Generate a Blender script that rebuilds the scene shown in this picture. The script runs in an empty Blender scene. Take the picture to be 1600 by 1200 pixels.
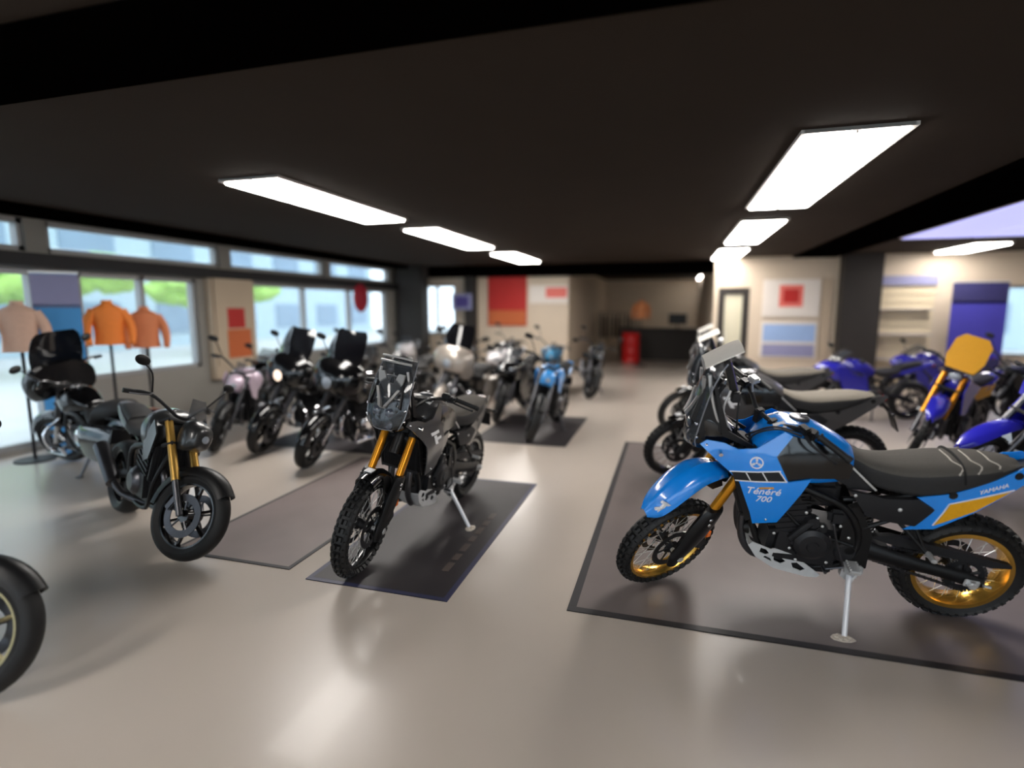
import bpy, bmesh, math, random
import numpy as np
from mathutils import Vector, Matrix
random.seed(7)
PI = math.pi
SC = bpy.context.scene
COL = SC.collection

# ------------------------------------------------------------------ camera, world, exposure
cam = bpy.data.cameras.new('camera')
cam.sensor_width = 36.0
cam.lens = 36.0 * 850.0 / 1600.0
cam.clip_start = 0.05
cam.clip_end = 300
cam.dof.use_dof = True
cam.dof.focus_distance = 3.4
cam.dof.aperture_fstop = 0.38
CAM = bpy.data.objects.new('camera', cam)
COL.objects.link(CAM)
CAM.location = (0, 0, 1.78)
CAM.rotation_euler = (math.radians(90 - 7.97), 0, math.radians(16.24))
SC.camera = CAM

world = bpy.data.worlds.new('daylight')
SC.world = world
world.use_nodes = True
wn = world.node_tree
wn.nodes.clear()
wo = wn.nodes.new('ShaderNodeOutputWorld')
wb = wn.nodes.new('ShaderNodeBackground')
wb.inputs[0].default_value = (0.72, 0.87, 1.0, 1)
wb.inputs[1].default_value = 3.2
wn.links.new(wb.outputs[0], wo.inputs[0])

SC.view_settings.view_transform = 'Standard'
SC.view_settings.look = 'None'
SC.view_settings.exposure = 0.06
SC.view_settings.gamma = 1.0
SC.view_settings.use_curve_mapping = False
TUBE = 22.0          # strength of the ceiling light diffusers

# ------------------------------------------------------------------ materials
def srgb(r, g, b):
    f = lambda c: c / 12.92 if c <= 0.04045 else ((c + 0.055) / 1.055) ** 2.4
    return (f(r / 255), f(g / 255), f(b / 255), 1)

MATS = {}
def mat(name, rgb, rough=0.5, metal=0.0, coat=0.0, noise=0.0, nscale=30.0, bump=0.0, bscale=200.0, alpha=1.0, trans=0.0, emit=0.0, spec=0.5):
    if name in MATS:
        return MATS[name]
    m = bpy.data.materials.new(name)
    m.use_nodes = True
    nt = m.node_tree
    b = nt.nodes['Principled BSDF']
    c = srgb(*rgb)
    b.inputs['Base Color'].default_value = c
    b.inputs['Roughness'].default_value = rough
    b.inputs['Metallic'].default_value = metal
    b.inputs['Coat Weight'].default_value = coat
    b.inputs['Coat Roughness'].default_value = 0.06
    b.inputs['Alpha'].default_value = alpha
    b.inputs['Transmission Weight'].default_value = trans
    b.inputs['Specular IOR Level'].default_value = spec
    if emit:
        b.inputs['Emission Color'].default_value = c
        b.inputs['Emission Strength'].default_value = emit
    tc = None
    if noise or bump:
        tc = nt.nodes.new('ShaderNodeTexCoord')
    if noise:
        n = nt.nodes.new('ShaderNodeTexNoise')
        n.inputs['Scale'].default_value = nscale
        n.inputs['Detail'].default_value = 4
        nt.links.new(tc.outputs['Object'], n.inputs['Vector'])
        mx = nt.nodes.new('ShaderNodeMix')
        mx.data_type = 'RGBA'
        mx.inputs['A'].default_value = tuple(x * (1 - noise) for x in c[:3]) + (1,)
        mx.inputs['B'].default_value = tuple(min(1, x * (1 + noise)) for x in c[:3]) + (1,)
        nt.links.new(n.outputs['Fac'], mx.inputs['Factor'])
        nt.links.new(mx.outputs['Result'], b.inputs['Base Color'])
    if bump:
        n2 = nt.nodes.new('ShaderNodeTexNoise')
        n2.inputs['Scale'].default_value = bscale
        n2.inputs['Detail'].default_value = 3
        nt.links.new(tc.outputs['Object'], n2.inputs['Vector'])
        bp = nt.nodes.new('ShaderNodeBump')
        bp.inputs['Strength'].default_value = bump
        bp.inputs['Distance'].default_value = 0.01
        nt.links.new(n2.outputs['Fac'], bp.inputs['Height'])
        nt.links.new(bp.outputs['Normal'], b.inputs['Normal'])
    MATS[name] = m
    return m

RUBBER = mat('rubber', (24, 24, 25), 0.55, noise=0.25, nscale=14, bump=0.15, spec=0.35)
BLACK = mat('black_plastic', (15, 15, 17), 0.42, noise=0.15, nscale=20, spec=0.35)
MATTE = mat('matte_black', (24, 24, 27), 0.6, noise=0.2, nscale=25, bump=0.08, spec=0.35)
GLOSS = mat('gloss_black', (8, 8, 10), 0.18, coat=0.4, noise=0.1, nscale=6)
ENGINE = mat('engine_black', (34, 34, 37), 0.45, metal=0.4, noise=0.3, nscale=12)
ALU = mat('brushed_aluminium', (206, 206, 206), 0.32, metal=0.55, noise=0.12, nscale=18)
PLATEALU = mat('skid_plate_aluminium', (205, 206, 207), 0.45, metal=0.2, noise=0.15, nscale=18)
CHROME = mat('chrome', (226, 226, 230), 0.12, metal=1.0, noise=0.05, nscale=10)
STEEL = mat('dark_steel', (92, 92, 96), 0.35, metal=0.9, noise=0.2, nscale=20)
GOLD = mat('gold_anodised', (228, 178, 84), 0.22, metal=0.9, noise=0.1, nscale=15)
FORKGOLD = mat('gold_fork', (206, 138, 32), 0.28, metal=0.75, noise=0.08, nscale=15)
BLUE = mat('racing_blue_paint', (10, 134, 232), 0.25, coat=0.9, noise=0.03, nscale=5)
GREY = mat('dark_grey_paint', (66, 65, 66), 0.32, coat=0.6, noise=0.05, nscale=8)
DEEPBLUE = mat('deep_blue_paint', (40, 38, 170), 0.25, coat=0.8, noise=0.05, nscale=8)
SEATTOP = mat('seat_fabric', (80, 76, 71), 0.9, noise=0.25, nscale=160, bump=0.25, bscale=500)
SEATSIDE = mat('seat_vinyl', (30, 29, 30), 0.7, noise=0.25, nscale=60, bump=0.2, bscale=400)
YELLOW = mat('amber_panel', (224, 160, 12), 0.5, noise=0.1, nscale=60)
WHITE = mat('white_decal', (238, 238, 240), 0.4, noise=0.02)
SCREEN = mat('smoked_screen', (70, 74, 80), 0.08, alpha=0.42, coat=0.5, noise=0.05)
CLEAR = mat('clear_screen', (248, 242, 234), 0.5, alpha=0.95, coat=0.5, noise=0.03)
LENS = mat('lamp_lens', (150, 158, 168), 0.08, coat=1.0, noise=0.1, nscale=30)
AMBER = mat('amber_reflector', (255, 120, 20), 0.25, coat=0.8, noise=0.1, nscale=60)
REDLENS = mat('red_lens', (170, 14, 16), 0.2, coat=0.8, noise=0.05)
HEADLENS = mat('dark_lamp_lens', (70, 74, 84), 0.08, coat=1.0, noise=0.1, nscale=30)
DISPLAY = mat('display', (58, 50, 120), 0.15, coat=1, noise=0.6, nscale=40)

# ------------------------------------------------------------------ mesh helper
def V(*a):
    return np.array(a, float)

def catmull(P, n, closed=False):
    P = np.asarray(P, float)
    m = len(P)
    out = []
    segs = m if closed else m - 1
    for i in range(segs):
        if closed:
            p0, p1, p2, p3 = P[(i - 1) % m], P[i], P[(i + 1) % m], P[(i + 2) % m]
        else:
            p1, p2 = P[i], P[i + 1]
            p0 = P[i - 1] if i > 0 else 2 * p1 - p2
            p3 = P[i + 2] if i + 2 < m else 2 * p2 - p1
        for k in range(n):
            t = k / n
            out.append(0.5 * ((2 * p1) + (-p0 + p2) * t + (2 * p0 - 5 * p1 + 4 * p2 - p3) * t * t + (-p0 + 3 * p1 - 3 * p2 + p3) * t ** 3))
    if not closed:
        out.append(P[-1])
    return np.array(out)

class MB:
    def __init__(self):
        self.bm = bmesh.new()
        self.mi = 0
    def _faces(self, vs, fs):
        bv = [self.bm.verts.new(Vector(v)) for v in vs]
        r = []
        for f in fs:
            try:
                fc = self.bm.faces.new([bv[i] for i in f])
                fc.material_index = self.mi
                r.append(fc)
            except ValueError:
                pass
        return bv, r
    def box(self, c, s, R=None, taper=1.0, bev=0.0):
        c = np.array(c, float)
        h = np.array(s, float) / 2
        vs = []
        for z in (-1, 1):
            k = taper if z > 0 else 1
            for x, y in ((-1, -1), (1, -1), (1, 1), (-1, 1)):
                v = V(x * h[0] * k, y * h[1] * k, z * h[2])
                if R is not None:
                    v = np.array(R @ Vector(v))
                vs.append(c + v)
        _, fs = self._faces(vs, [(3, 2, 1, 0), (4, 5, 6, 7), (0, 1, 5, 4), (1, 2, 6, 5), (2, 3, 7, 6), (3, 0, 4, 7)])
        if bev:
            es = list({e for f in fs for e in f.edges})
            r = bmesh.ops.bevel(self.bm, geom=es, offset=bev, segments=2, affect='EDGES', clamp_overlap=True)
            for f in r['faces']:
                f.material_index = self.mi
        return self
    def rings(self, rings, closed=True, caps=True):
        n = len(rings[0])
        vs = [v for r in rings for v in r]
        fs = []
        for i in range(len(rings) - 1):
            for j in range(n if closed else n - 1):
                a, b = i * n + j, i * n + (j + 1) % n
                fs.append((a, b, b + n, a + n))
        if caps and closed:
            fs.append(tuple(reversed(range(n))))
            k = (len(rings) - 1) * n
            fs.append(tuple(range(k, k + n)))
        self._faces(vs, fs)
        return self
    def tube(self, pts, r, n=10, smooth=0, flat=1.0):
        P = np.array(pts, float)
        if smooth:
            P = catmull(P, smooth)
        m = len(P)
        rr = np.full(m, r, float) if np.isscalar(r) else np.interp(np.linspace(0, 1, m), np.linspace(0, 1, len(r)), r)
        T = np.gradient(P, axis=0)
        T /= np.linalg.norm(T, axis=1)[:, None] + 1e-12
        up = V(0, 0, 1) if abs(T[0][2]) < 0.9 else V(1, 0, 0)
        u = np.cross(T[0], up)
        u /= np.linalg.norm(u)
        rings = []
        for i in range(m):
            u = u - T[i] * (u @ T[i])
            u /= np.linalg.norm(u)
            w = np.cross(T[i], u)
            rings.append([P[i] + rr[i] * (math.cos(a) * u + flat * math.sin(a) * w) for a in np.linspace(0, 2 * PI, n, endpoint=False)])
        return self.rings(rings)
    def cyl(self, p0, p1, r0, r1=None, n=16):
        return self.tube([p0, p1], [r0, r0 if r1 is None else r1], n)
    def lathe(self, prof, o=(0, 0, 0), axis=(0, 1, 0), n=32, closed=True):
        """prof: (radius, height along axis); closed profile makes a ring body"""
        ax = np.array(axis, float)
        ax /= np.linalg.norm(ax)
        u = np.cross(ax, V(0, 0, 1) if abs(ax[2]) < 0.9 else V(1, 0, 0))
        u /= np.linalg.norm(u)
        w = np.cross(ax, u)
        o = np.array(o, float)
        m = len(prof)
        vs = []
        for i in range(n):
            a = 2 * PI * i / n
            d = math.cos(a) * u + math.sin(a) * w
            for r, h in prof:
                vs.append(o + d * r + ax * h)
        fs = []
        for i in range(n):
            j = (i + 1) % n
            for k in range(m if closed else m - 1):
                l = (k + 1) % m
                fs.append((i * m + k, i * m + l, j * m + l, j * m + k))
        if not closed:
            for k in (0, m - 1):
                if prof[k][0] > 1e-6:
                    fs.append(tuple(i * m + k for i in range(n)))
        self._faces(vs, fs)
        return self
    def loft(self, secs, ns=4, nr=3, caps=True):
        """secs: list of closed rings with equal counts; smoothed both ways"""
        S = np.array(secs, float)
        if nr > 1:
            S = np.array([catmull(s, nr, True) for s in S])
        if ns > 1:
            S = catmull(S.reshape(len(S), -1), ns).reshape(-1, S.shape[1], 3)
        return self.rings(list(S), True, caps)
    def half_loft(self, secs, ns=4, nr=3):
        """secs: (x, [(y, z)...]) half outlines from bottom centre to top centre, mirrored"""
        out = []
        for x, pts in secs:
            L = [(x, y, z) for y, z in pts]
            Rr = [(x, -y, z) for y, z in reversed(pts) if y > 1e-6]
            out.append(L + Rr)
        return self.loft(out, ns, nr)
    def panel(self, outline, yf, th=0.006, side=1, step=0.05, holes=(), bev=0.0):
        """a shell cut to an (x, z) outline and curved by yf(x, z); side +1 faces left"""
        t = bmesh.new()
        def loop(pts):
            vs = [t.verts.new((p[0], 0, p[1])) for p in pts]
            return [t.edges.new((vs[i], vs[(i + 1) % len(vs)])) for i in range(len(vs))]
        es = loop(outline)
        for h in holes:
            es += loop(h)
        bmesh.ops.triangle_fill(t, edges=es, use_beauty=True, use_dissolve=False)
        xs = [p[0] for p in outline]
        zs = [p[1] for p in outline]
        for k in range(int(min(xs) / step) - 1, int(max(xs) / step) + 2):
            bmesh.ops.bisect_plane(t, geom=t.verts[:] + t.edges[:] + t.faces[:], plane_co=(k * step, 0, 0), plane_no=(1, 0, 0), dist=1e-5)
        for k in range(int(min(zs) / step) - 1, int(max(zs) / step) + 2):
            bmesh.ops.bisect_plane(t, geom=t.verts[:] + t.edges[:] + t.faces[:], plane_co=(0, 0, k * step), plane_no=(0, 0, 1), dist=1e-5)
        t.verts.index_update()
        base = [(v.co.x, v.co.z) for v in t.verts]
        out = [V(x, side * yf(x, z), z) for x, z in base]
        inn = [V(x, side * (yf(x, z) - th), z) for x, z in base]
        N = len(base)
        fs = []
        for f in t.faces:
            idx = [v.index for v in f.verts]
            nrm = f.normal.y * side
            if nrm < 0:
                idx = idx[::-1]
            fs.append(tuple(idx))
            fs.append(tuple(i + N for i in reversed(idx)))
        for e in t.edges:
            if len(e.link_faces) == 1:
                a, b = e.verts[0].index, e.verts[1].index
                fs.append((a, b, b + N, a + N))
        t.free()
        self._faces(out + inn, fs)
        return self
    def prism(self, poly, a0, a1, plane='xz'):
        n = len(poly)
        mk = {'xz': lambda p, a: (p[0], a, p[1]), 'yz': lambda p, a: (a, p[0], p[1]), 'xy': lambda p, a: (p[0], p[1], a)}[plane]
        vs = [mk(p, a0) for p in poly] + [mk(p, a1) for p in poly]
        fs = [tuple(range(n)), tuple(reversed(range(n, 2 * n)))]
        fs += [(i, (i + 1) % n, (i + 1) % n + n, i + n) for i in range(n)]
        self._faces(vs, fs)
        return self
    def ball(self, c, r, n=12, sc=(1, 1, 1)):
        prof = [(r * math.sin(a), -r * math.cos(a)) for a in np.linspace(0, PI, n)]
        k = len(self.bm.verts)
        self.lathe(prof, (0, 0, 0), (0, 0, 1), n * 2, closed=False)
        self.bm.verts.ensure_lookup_table()
        for v in self.bm.verts[k:]:
            v.co = Vector((v.co.x * sc[0] + c[0], v.co.y * sc[1] + c[1], v.co.z * sc[2] + c[2]))
        return self
    def text(self, s, size, place):
        """lettering; place(u, v, w) turns text coordinates into a point"""
        cu = bpy.data.curves.new('lettering', 'FONT')
        cu.body = s
        cu.size = size
        cu.extrude = 0.0015
        cu.resolution_u = 3
        ob = bpy.data.objects.new('lettering', cu)
        COL.objects.link(ob)
        dg = bpy.context.evaluated_depsgraph_get()
        dg.update()
        me = bpy.data.meshes.new_from_object(ob.evaluated_get(dg))
        vs = [place(v.co.x, v.co.y, v.co.z) for v in me.vertices]
        self._faces(vs, [tuple(p.vertices) for p in me.polygons])
        bpy.data.objects.remove(ob)
        bpy.data.curves.remove(cu)
        bpy.data.meshes.remove(me)
        return self
    def map(self, fn):
        for v in self.bm.verts:
            v.co = Vector(fn(v.co.x, v.co.y, v.co.z))
        return self
    def build(self, name, mats, parent=None, sharp=38.0):
        bm = self.bm
        bmesh.ops.remove_doubles(bm, verts=bm.verts[:], dist=1e-5)
        bmesh.ops.recalc_face_normals(bm, faces=bm.faces[:])
        th = math.radians(sharp)
        for f in bm.faces:
            f.smooth = True
        for e in bm.edges:
            if len(e.link_faces) == 2 and e.calc_face_angle(0) > th:
                e.smooth = False
        me = bpy.data.meshes.new(name)
        bm.to_mesh(me)
        bm.free()
        for m in (mats if isinstance(mats, (list, tuple)) else [mats]):
            me.materials.append(m)
        o = bpy.data.objects.new(name, me)
        COL.objects.link(o)
        if parent is not None:
            o.parent = parent
        return o

def tag(o, label=None, cat=None, group=None, kind=None):
    if label: o['label'] = label
    if cat: o['category'] = cat
    if group: o['group'] = group
    if kind: o['kind'] = kind
    return o

def empty(name, loc=(0, 0, 0), rz=0.0):
    o = bpy.data.objects.new(name, None)
    COL.objects.link(o)
    o.location = loc
    o.rotation_euler = (0, 0, rz)
    o.empty_display_size = 0.2
    return o

def kids(o):
    return [c for c in bpy.data.objects if c.parent == o]

def copy_tree(o, parent=None):
    c = o.copy()
    COL.objects.link(c)
    if parent is not None:
        c.parent = parent
    for ch in kids(o):
        copy_tree(ch, c)
    return c

def struct(o):
    o['kind'] = 'structure'
    return o

# ------------------------------------------------------------------ the setting
CZ = 2.95
FLOOR = mat('floor_epoxy', (176, 166, 156), 0.3, coat=0.06, noise=0.06, nscale=1.2, spec=0.5)
CEIL = mat('ceiling_brown', (54, 46, 40), 0.95, noise=0.08, nscale=2, spec=0.1)
BEAM = mat('beam_black', (4, 3, 3), 0.95, noise=0.1, nscale=3, spec=0.0)
WALL = mat('wall_cream', (206, 190, 170), 0.8, noise=0.05, nscale=3)
WALLG = mat('wall_grey', (140, 136, 130), 0.8, noise=0.06, nscale=3)
FRAME = mat('window_frame', (150, 150, 150), 0.5, metal=0.2, noise=0.05)
PIER = mat('pier_tan', (186, 168, 146), 0.8, noise=0.06, nscale=4)
DARKCOL = mat('dark_column', (40, 35, 32), 0.7, noise=0.1, nscale=4)
GLASS = mat('window_glass', (235, 245, 250), 0.02, alpha=0.12, coat=0.3, noise=0.01)
XL, XR, YN, YF = -7.6, 8.0, -4.0, 24.0

HX0, HX1, YP = -2.75, 1.0, 15.0      # the hall beyond the back partitions
def slab(z, mt, name):
    q = MB()
    q.box(((XL + XR) / 2, (YN + 14.2) / 2, z), (XR - XL + 0.4, 14.2 - YN + 0.2, 0.2))
    q.box(((XL + HX1) / 2, 14.75, z), (HX1 - XL + 0.4, 0.9, 0.2))
    q.box(((HX0 + HX1) / 2, (15.2 + YF) / 2, z), (HX1 - HX0 + 0.4, YF - 15.2 + 0.2, 0.2))
    return struct(q.build(name, mt))
slab(-0.1, FLOOR, 'floor')
slab(CZ + 0.1, CEIL, 'ceiling')

# left wall: piers, sill and header round the window openings; a row of transom lights above
WINS = [(-2.6, 0.4, .55, 2.25), (1.9, 4.95, .06, 2.25), (5.45, 7.35, .8, 2.25), (8.4, 13.7, .8, 2.25)]
TRANS = (2.47, 2.86)
m = MB()
xw, tw = XL - 0.1, 0.2
def wbox(y0, y1, z0, z1, mi=0):
    m.mi = mi
    m.box((xw, (y0 + y1) / 2, (z0 + z1) / 2), (tw, y1 - y0, z1 - z0))
prev = YN
for y0, y1, z0, z1 in WINS:
    wbox(prev, y0, 0, TRANS[0])
    wbox(y0, y1, 0, z0)
    wbox(y0, y1, z1, TRANS[0])
    prev = y1
wbox(prev, YP, 0, TRANS[0])
wbox(YN, YP, TRANS[1], CZ)
wbox(14.0, YP, TRANS[0], TRANS[1])
for k in range(7):
    yb = YN + 3.0 * k
    wbox(yb - 0.12, yb + 0.12, TRANS[0], TRANS[1])
struct(m.build('wall_left', [WALLG]))
def window(i, y0, y1, z0, z1, bars):
    f = MB()
    t = 0.06
    for a, b in ((z0, z0 + t), (z1 - t, z1)):
        f.box((xw, (y0 + y1) / 2, (a + b) / 2), (0.12, y1 - y0, t))
    for k in range(bars + 1):
        y = y0 + t / 2 + (y1 - y0 - t) * k / bars
        f.box((xw, y, (z0 + z1) / 2), (0.12, t, z1 - z0))
    o = struct(f.build('window_%d' % i, FRAME))
    g = MB(); g.box((xw, (y0 + y1) / 2, (z0 + z1) / 2), (0.012, y1 - y0 - 0.04, z1 - z0 - 0.04))
    g.build('pane', GLASS, o)
nw = 1
for y0, y1, z0, z1 in WINS:
    window(nw, y0, y1, z0, z1, 2 if y1 - y0 < 4 else 3); nw += 1
for k in range(6):
    window(nw, YN + 3.0 * k + 0.12, min(YN + 3.0 * k + 2.88, 14.0), TRANS[0], TRANS[1], 1); nw += 1

# closing walls
def wall(name, c, s, mt):
    q = MB(); q.box(c, s); return struct(q.build(name, mt))
wall('wall_right', (XR + 0.1, (YN + 14.2) / 2, CZ / 2), (0.2, 14.2 - YN, CZ), WALL)
wall('wall_back', ((HX0 + HX1) / 2, YF + 0.1, CZ / 2), (HX1 - HX0, 0.2, CZ), WALL)
wall('wall_hall_left', (HX0 - 0.1, (YP + YF) / 2 + 0.1, CZ / 2), (0.2, YF - YP - 0.2, CZ), WALL)
wall('wall_hall_right', (HX1 + 0.1, (14.2 + YF) / 2, CZ / 2), (0.2, YF - 14.2, CZ), WALL)
# the shop front behind the camera: sill, header, piers and four big windows, unseen and added for frontal daylight
q = MB()
FW = [(-7.2, -3.9), (-3.7, -0.2), (0.2, 3.7), (3.9, 7.6)]
q.box(((XL + XR) / 2, YN - 0.1, 0.15), (XR - XL, 0.2, 0.3)); q.box(((XL + XR) / 2, YN - 0.1, 2.78), (XR - XL, 0.2, 0.34))
prev = XL
for x0, x1 in FW + [(XR, XR)]:
    q.box(((prev + x0) / 2, YN - 0.1, 1.455), (x0 - prev, 0.2, 2.31)); prev = x1
struct(q.build('wall_front', WALLG))
for x0, x1 in FW:
    f = MB()
    for z in (0.33, 2.58):
        f.box(((x0 + x1) / 2, YN - 0.1, z), (x1 - x0, 0.12, 0.06))
    for x in (x0 + 0.03, (x0 + x1) / 2, x1 - 0.03):
        f.box((x, YN - 0.1, 1.455), (0.06, 0.12, 2.31))
    o = struct(f.build('window_%d' % nw, FRAME)); nw += 1
    g = MB(); g.box(((x0 + x1) / 2, YN - 0.1, 1.455), (x1 - x0 - 0.04, 0.012, 2.27)); g.build('pane', GLASS, o)
# back partitions with a wide opening between them: left with a window, right with door and window
q = MB()
for a, b, z0, z1 in ((-7.6, -7.3, 0, CZ), (-7.3, -6.1, 0, 1.0), (-7.3, -6.1, 2.45, CZ), (-6.1, -2.75, 0, CZ)):
    q.box(((a + b) / 2, YP + 0.1, (z0 + z1) / 2), (b - a, 0.2, z1 - z0))
struct(q.build('wall_back_left', WALL))
f = MB()
for a, b, z0, z1 in ((-7.3, -6.1, 1.0, 1.06), (-7.3, -6.1, 2.39, 2.45), (-7.3, -7.24, 1, 2.45), (-6.16, -6.1, 1, 2.45), (-6.73, -6.67, 1, 2.45)):
    f.box(((a + b) / 2, YP + 0.1, (z0 + z1) / 2), (b - a, 0.12, z1 - z0))
o = struct(f.build('window_%d' % nw, FRAME)); nw += 1
g = MB(); g.box((-6.7, YP + 0.1, 1.725), (1.16, 0.012, 1.4)); g.build('pane', GLASS, o)
YR = 14.0
q = MB()
for a, b, z0, z1 in ((0.95, 1.05, 0, CZ), (1.05, 1.75, 2.25, CZ), (1.75, 6.2, 0, CZ), (6.2, 7.6, 0, 0.75), (6.2, 7.6, 2.25, CZ), (7.6, 8.0, 0, CZ)):
    q.box(((a + b) / 2, YR + 0.1, (z0 + z1) / 2), (b - a, 0.2, z1 - z0))
struct(q.build('wall_back_right', WALL))
f = MB()
for a, b, z0, z1 in ((6.2, 7.6, 0.75, 0.81), (6.2, 7.6, 2.19, 2.25), (6.2, 6.26, 0.75, 2.25), (7.54, 7.6, 0.75, 2.25)):
    f.box(((a + b) / 2, YR + 0.1, (z0 + z1) / 2), (b - a, 0.12, z1 - z0))
o = struct(f.build('window_%d' % nw, FRAME)); nw += 1
g = MB(); g.box((6.9, YR + 0.1, 1.5), (1.36, 0.012, 1.46)); g.build('pane', GLASS, o)
# daylight passage behind the right window
# door in the right partition: dark leaf frame with a glazed centre
d = MB()
for a, b, z0, z1 in ((1.05, 1.2, 0, 2.25), (1.6, 1.75, 0, 2.25), (1.2, 1.6, 0, 0.35), (1.2, 1.6, 2.1, 2.25)):
    d.box(((a + b) / 2, YR + 0.06, (z0 + z1) / 2), (b - a, 0.08, z1 - z0))
o = struct(d.build('door_1', DARKCOL))
g = MB(); g.box((1.4, YR + 0.08, 1.22), (0.44, 0.02, 1.8)); g.build('pane', mat('door_panel_cream', (206, 200, 176), 0.5, noise=0.05), o)
g = MB(); g.tube([(1.24, YR - 0.03, 0.95), (1.24, YR - 0.03, 1.2)], 0.012); g.box((1.24, YR, 0.96), (0.02, 0.06, 0.02)); g.box((1.24, YR, 1.19), (0.02, 0.06, 0.02)); g.build('door_handle', ALU, o)

# beams under the ceiling
def beam(i, x0, x1, y0, y1, drop, mt=BEAM):
    q = MB(); q.box(((x0 + x1) / 2, (y0 + y1) / 2, CZ - drop / 2), (x1 - x0, y1 - y0, drop), bev=0.01)
    return struct(q.build('trim_%d' % i, mt))
beam(1, XL, XR, 1.75, 2.33, 0.04)
beam(2, XL, XR, 14.7, 15.1, 0.3)
beam(3, 2.6, 3.5, 2.33, 14.0, 0.05)
beam(4, XL + 0.0, XL + 0.5, YN, 14.7, 0.08)
beam(5, XL, XL + 0.35, YN, 14.0, 0.01)
q = MB(); q.box((XL + 0.08, 5.0, 2.36), (0.16, 18, 0.16)); struct(q.build('trim_6', MATTE))
# columns
def column(i, x, y, w, dpt):
    q = MB(); q.box((x, y, CZ / 2), (w, dpt, CZ), bev=0.015); struct(q.build('trim_%d' % i, DARKCOL))
column(7, -7.1, 14.3, 0.75, 0.5)
column(8, 3.95, 13.8, 0.75, 0.4)
column(9, -5.55, 14.85, 0.3, 0.3)
q = MB(); q.box((XL + 0.05, 8.0, 1.5), (0.14, 1.0, 1.9)); struct(q.build('trim_10', PIER))

# outside: paving, hedge, trees
PAVE = mat('outside_paving', (190, 190, 188), 0.9, noise=0.1, nscale=2)
LEAF = mat('leaf_green', (160, 200, 96), 0.8, noise=0.3, nscale=9, bump=0.5, bscale=12)
BARK = mat('bark', (86, 70, 54), 0.9, noise=0.3, nscale=12)
q = MB(); q.box((-32, 6, -0.15), (48, 80, 0.2)); struct(q.build('ground_outside', PAVE))
q = MB(); q.box((16, 30, -0.32), (46, 60, 0.2)); struct(q.build('ground_behind', PAVE))
q = MB(); q.box((0, -14, -0.32), (40, 20, 0.2)); struct(q.build('ground_front', PAVE))
def foliage(c, r, nblob, seed):
    rnd = random.Random(seed)
    q = MB()
    for k in range(nblob):
        a, b = rnd.uniform(0, 2 * PI), rnd.uniform(-0.6, 1)
        rr = rnd.uniform(0.35, 0.6)
        q.ball((c[0] + r[0] * 0.6 * math.cos(a), c[1] + r[1] * 0.6 * math.sin(a), c[2] + r[2] * 0.6 * b), 1, 9, (r[0] * rr, r[1] * rr, r[2] * rr))
    q.map(lambda x, y, z: (x + 0.09 * math.sin(9 * y + 5 * z), y + 0.09 * math.sin(8 * z + 6 * x), z + 0.09 * math.sin(7 * x + 9 * y)))
    return q
for i, (x, y, h) in enumerate(((-17, 11.2, 3.6), (-18, 18.5, 3.4), (-16.5, 4.6, 3.5))):
    t = empty('tree', (x, y, -0.05))
    tag(t, ['bushy green tree outside, seen through the wide left window', 'tallest green tree outside, seen past the red round sign', 'green tree outside behind the light blue banner'][i], 'tree', 'trees outside the left windows')
    q = MB(); q.tube([(0, 0, 0), (0.05, 0.03, h * 0.3), (0, 0, h * 0.55)], [0.16, 0.12, 0.08], 8, 4); q.build('trunk', BARK, t)
    foliage((0, 0, 2.55), (1.5, 2.7, 0.8), 18, i).build('crown', LEAF, t)

FACADE = mat('facade_pale_blue', (172, 192, 202), 0.8, noise=0.06, nscale=0.4)
FACWIN = mat('facade_window', (120, 144, 164), 0.3, noise=0.2, nscale=1)
def building(x, y, w, axis, label):
    t = empty('building', (x, y, -0.2), 0 if axis == 'x' else PI / 2)
    tag(t, label, 'building')
    m = MB(); m.box((-2, 0, 3.0), (4, w, 6.0)); m.build('wall', FACADE, t)
    m = MB(); m.box((-2, 0, 6.1), (4.4, w + 0.4, 0.25)); m.build('roof', FRAME, t)
    n = int(w / 4)
    for i in range(n):
        yy = -w / 2 + 2 + i * (w - 4) / max(1, n - 1)
        m = MB(); m.box((0.03, yy, 1.5), (0.08, 2.2, 1.4)); m.build('window', FACWIN, t)
        m = MB(); m.box((0.03, yy, 4.5), (0.08, 2.2, 1.2)); m.build('window', FACWIN, t)
building(-23, 17, 44, 'x', 'long pale building across the street, seen through the left windows')
building(9, 31, 14, 'y', 'pale building outside the bright right window')
t = bpy.data.objects['building.001']; t.rotation_euler = (0, 0, -PI / 2)

# ceiling lights
LITE = mat('light_diffuser', (255, 250, 244), 0.6, emit=TUBE, noise=0.0)
CEILGLOW = mat('lavender_ceiling_glow', (176, 178, 236), 0.6, emit=1.1)  # glowing colour put in for the cool light on this stretch of ceiling
def ceiling_light(x0, x1, y0, y1, label, group='long ceiling lights', diff=LITE):
    t = empty('ceiling_light', ((x0 + x1) / 2, (y0 + y1) / 2, CZ))
    tag(t, label, 'ceiling light', group)
    w, l = x1 - x0, y1 - y0
    q = MB()
    for sx in (-1, 1):
        q.box((sx * (w / 2 - 0.015), 0, -0.012), (0.03, l, 0.024))
        q.box((0, sx * (l / 2 - 0.015), -0.012), (w - 0.06, 0.03, 0.024))
    q.box((0, 0, -0.02), (0.012, l - 0.06, 0.03))
    q.build('light_frame', mat('light_frame_white', (205, 200, 196), 0.5, noise=0.03), t)
    for sx in (-1, 1):
        q = MB(); q.box((sx * (w / 4 - 0.01), 0, -0.028), (w / 2 - 0.045, l - 0.07, 0.03), bev=0.008)
        q.build('diffuser', diff, t)
    return t
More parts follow.
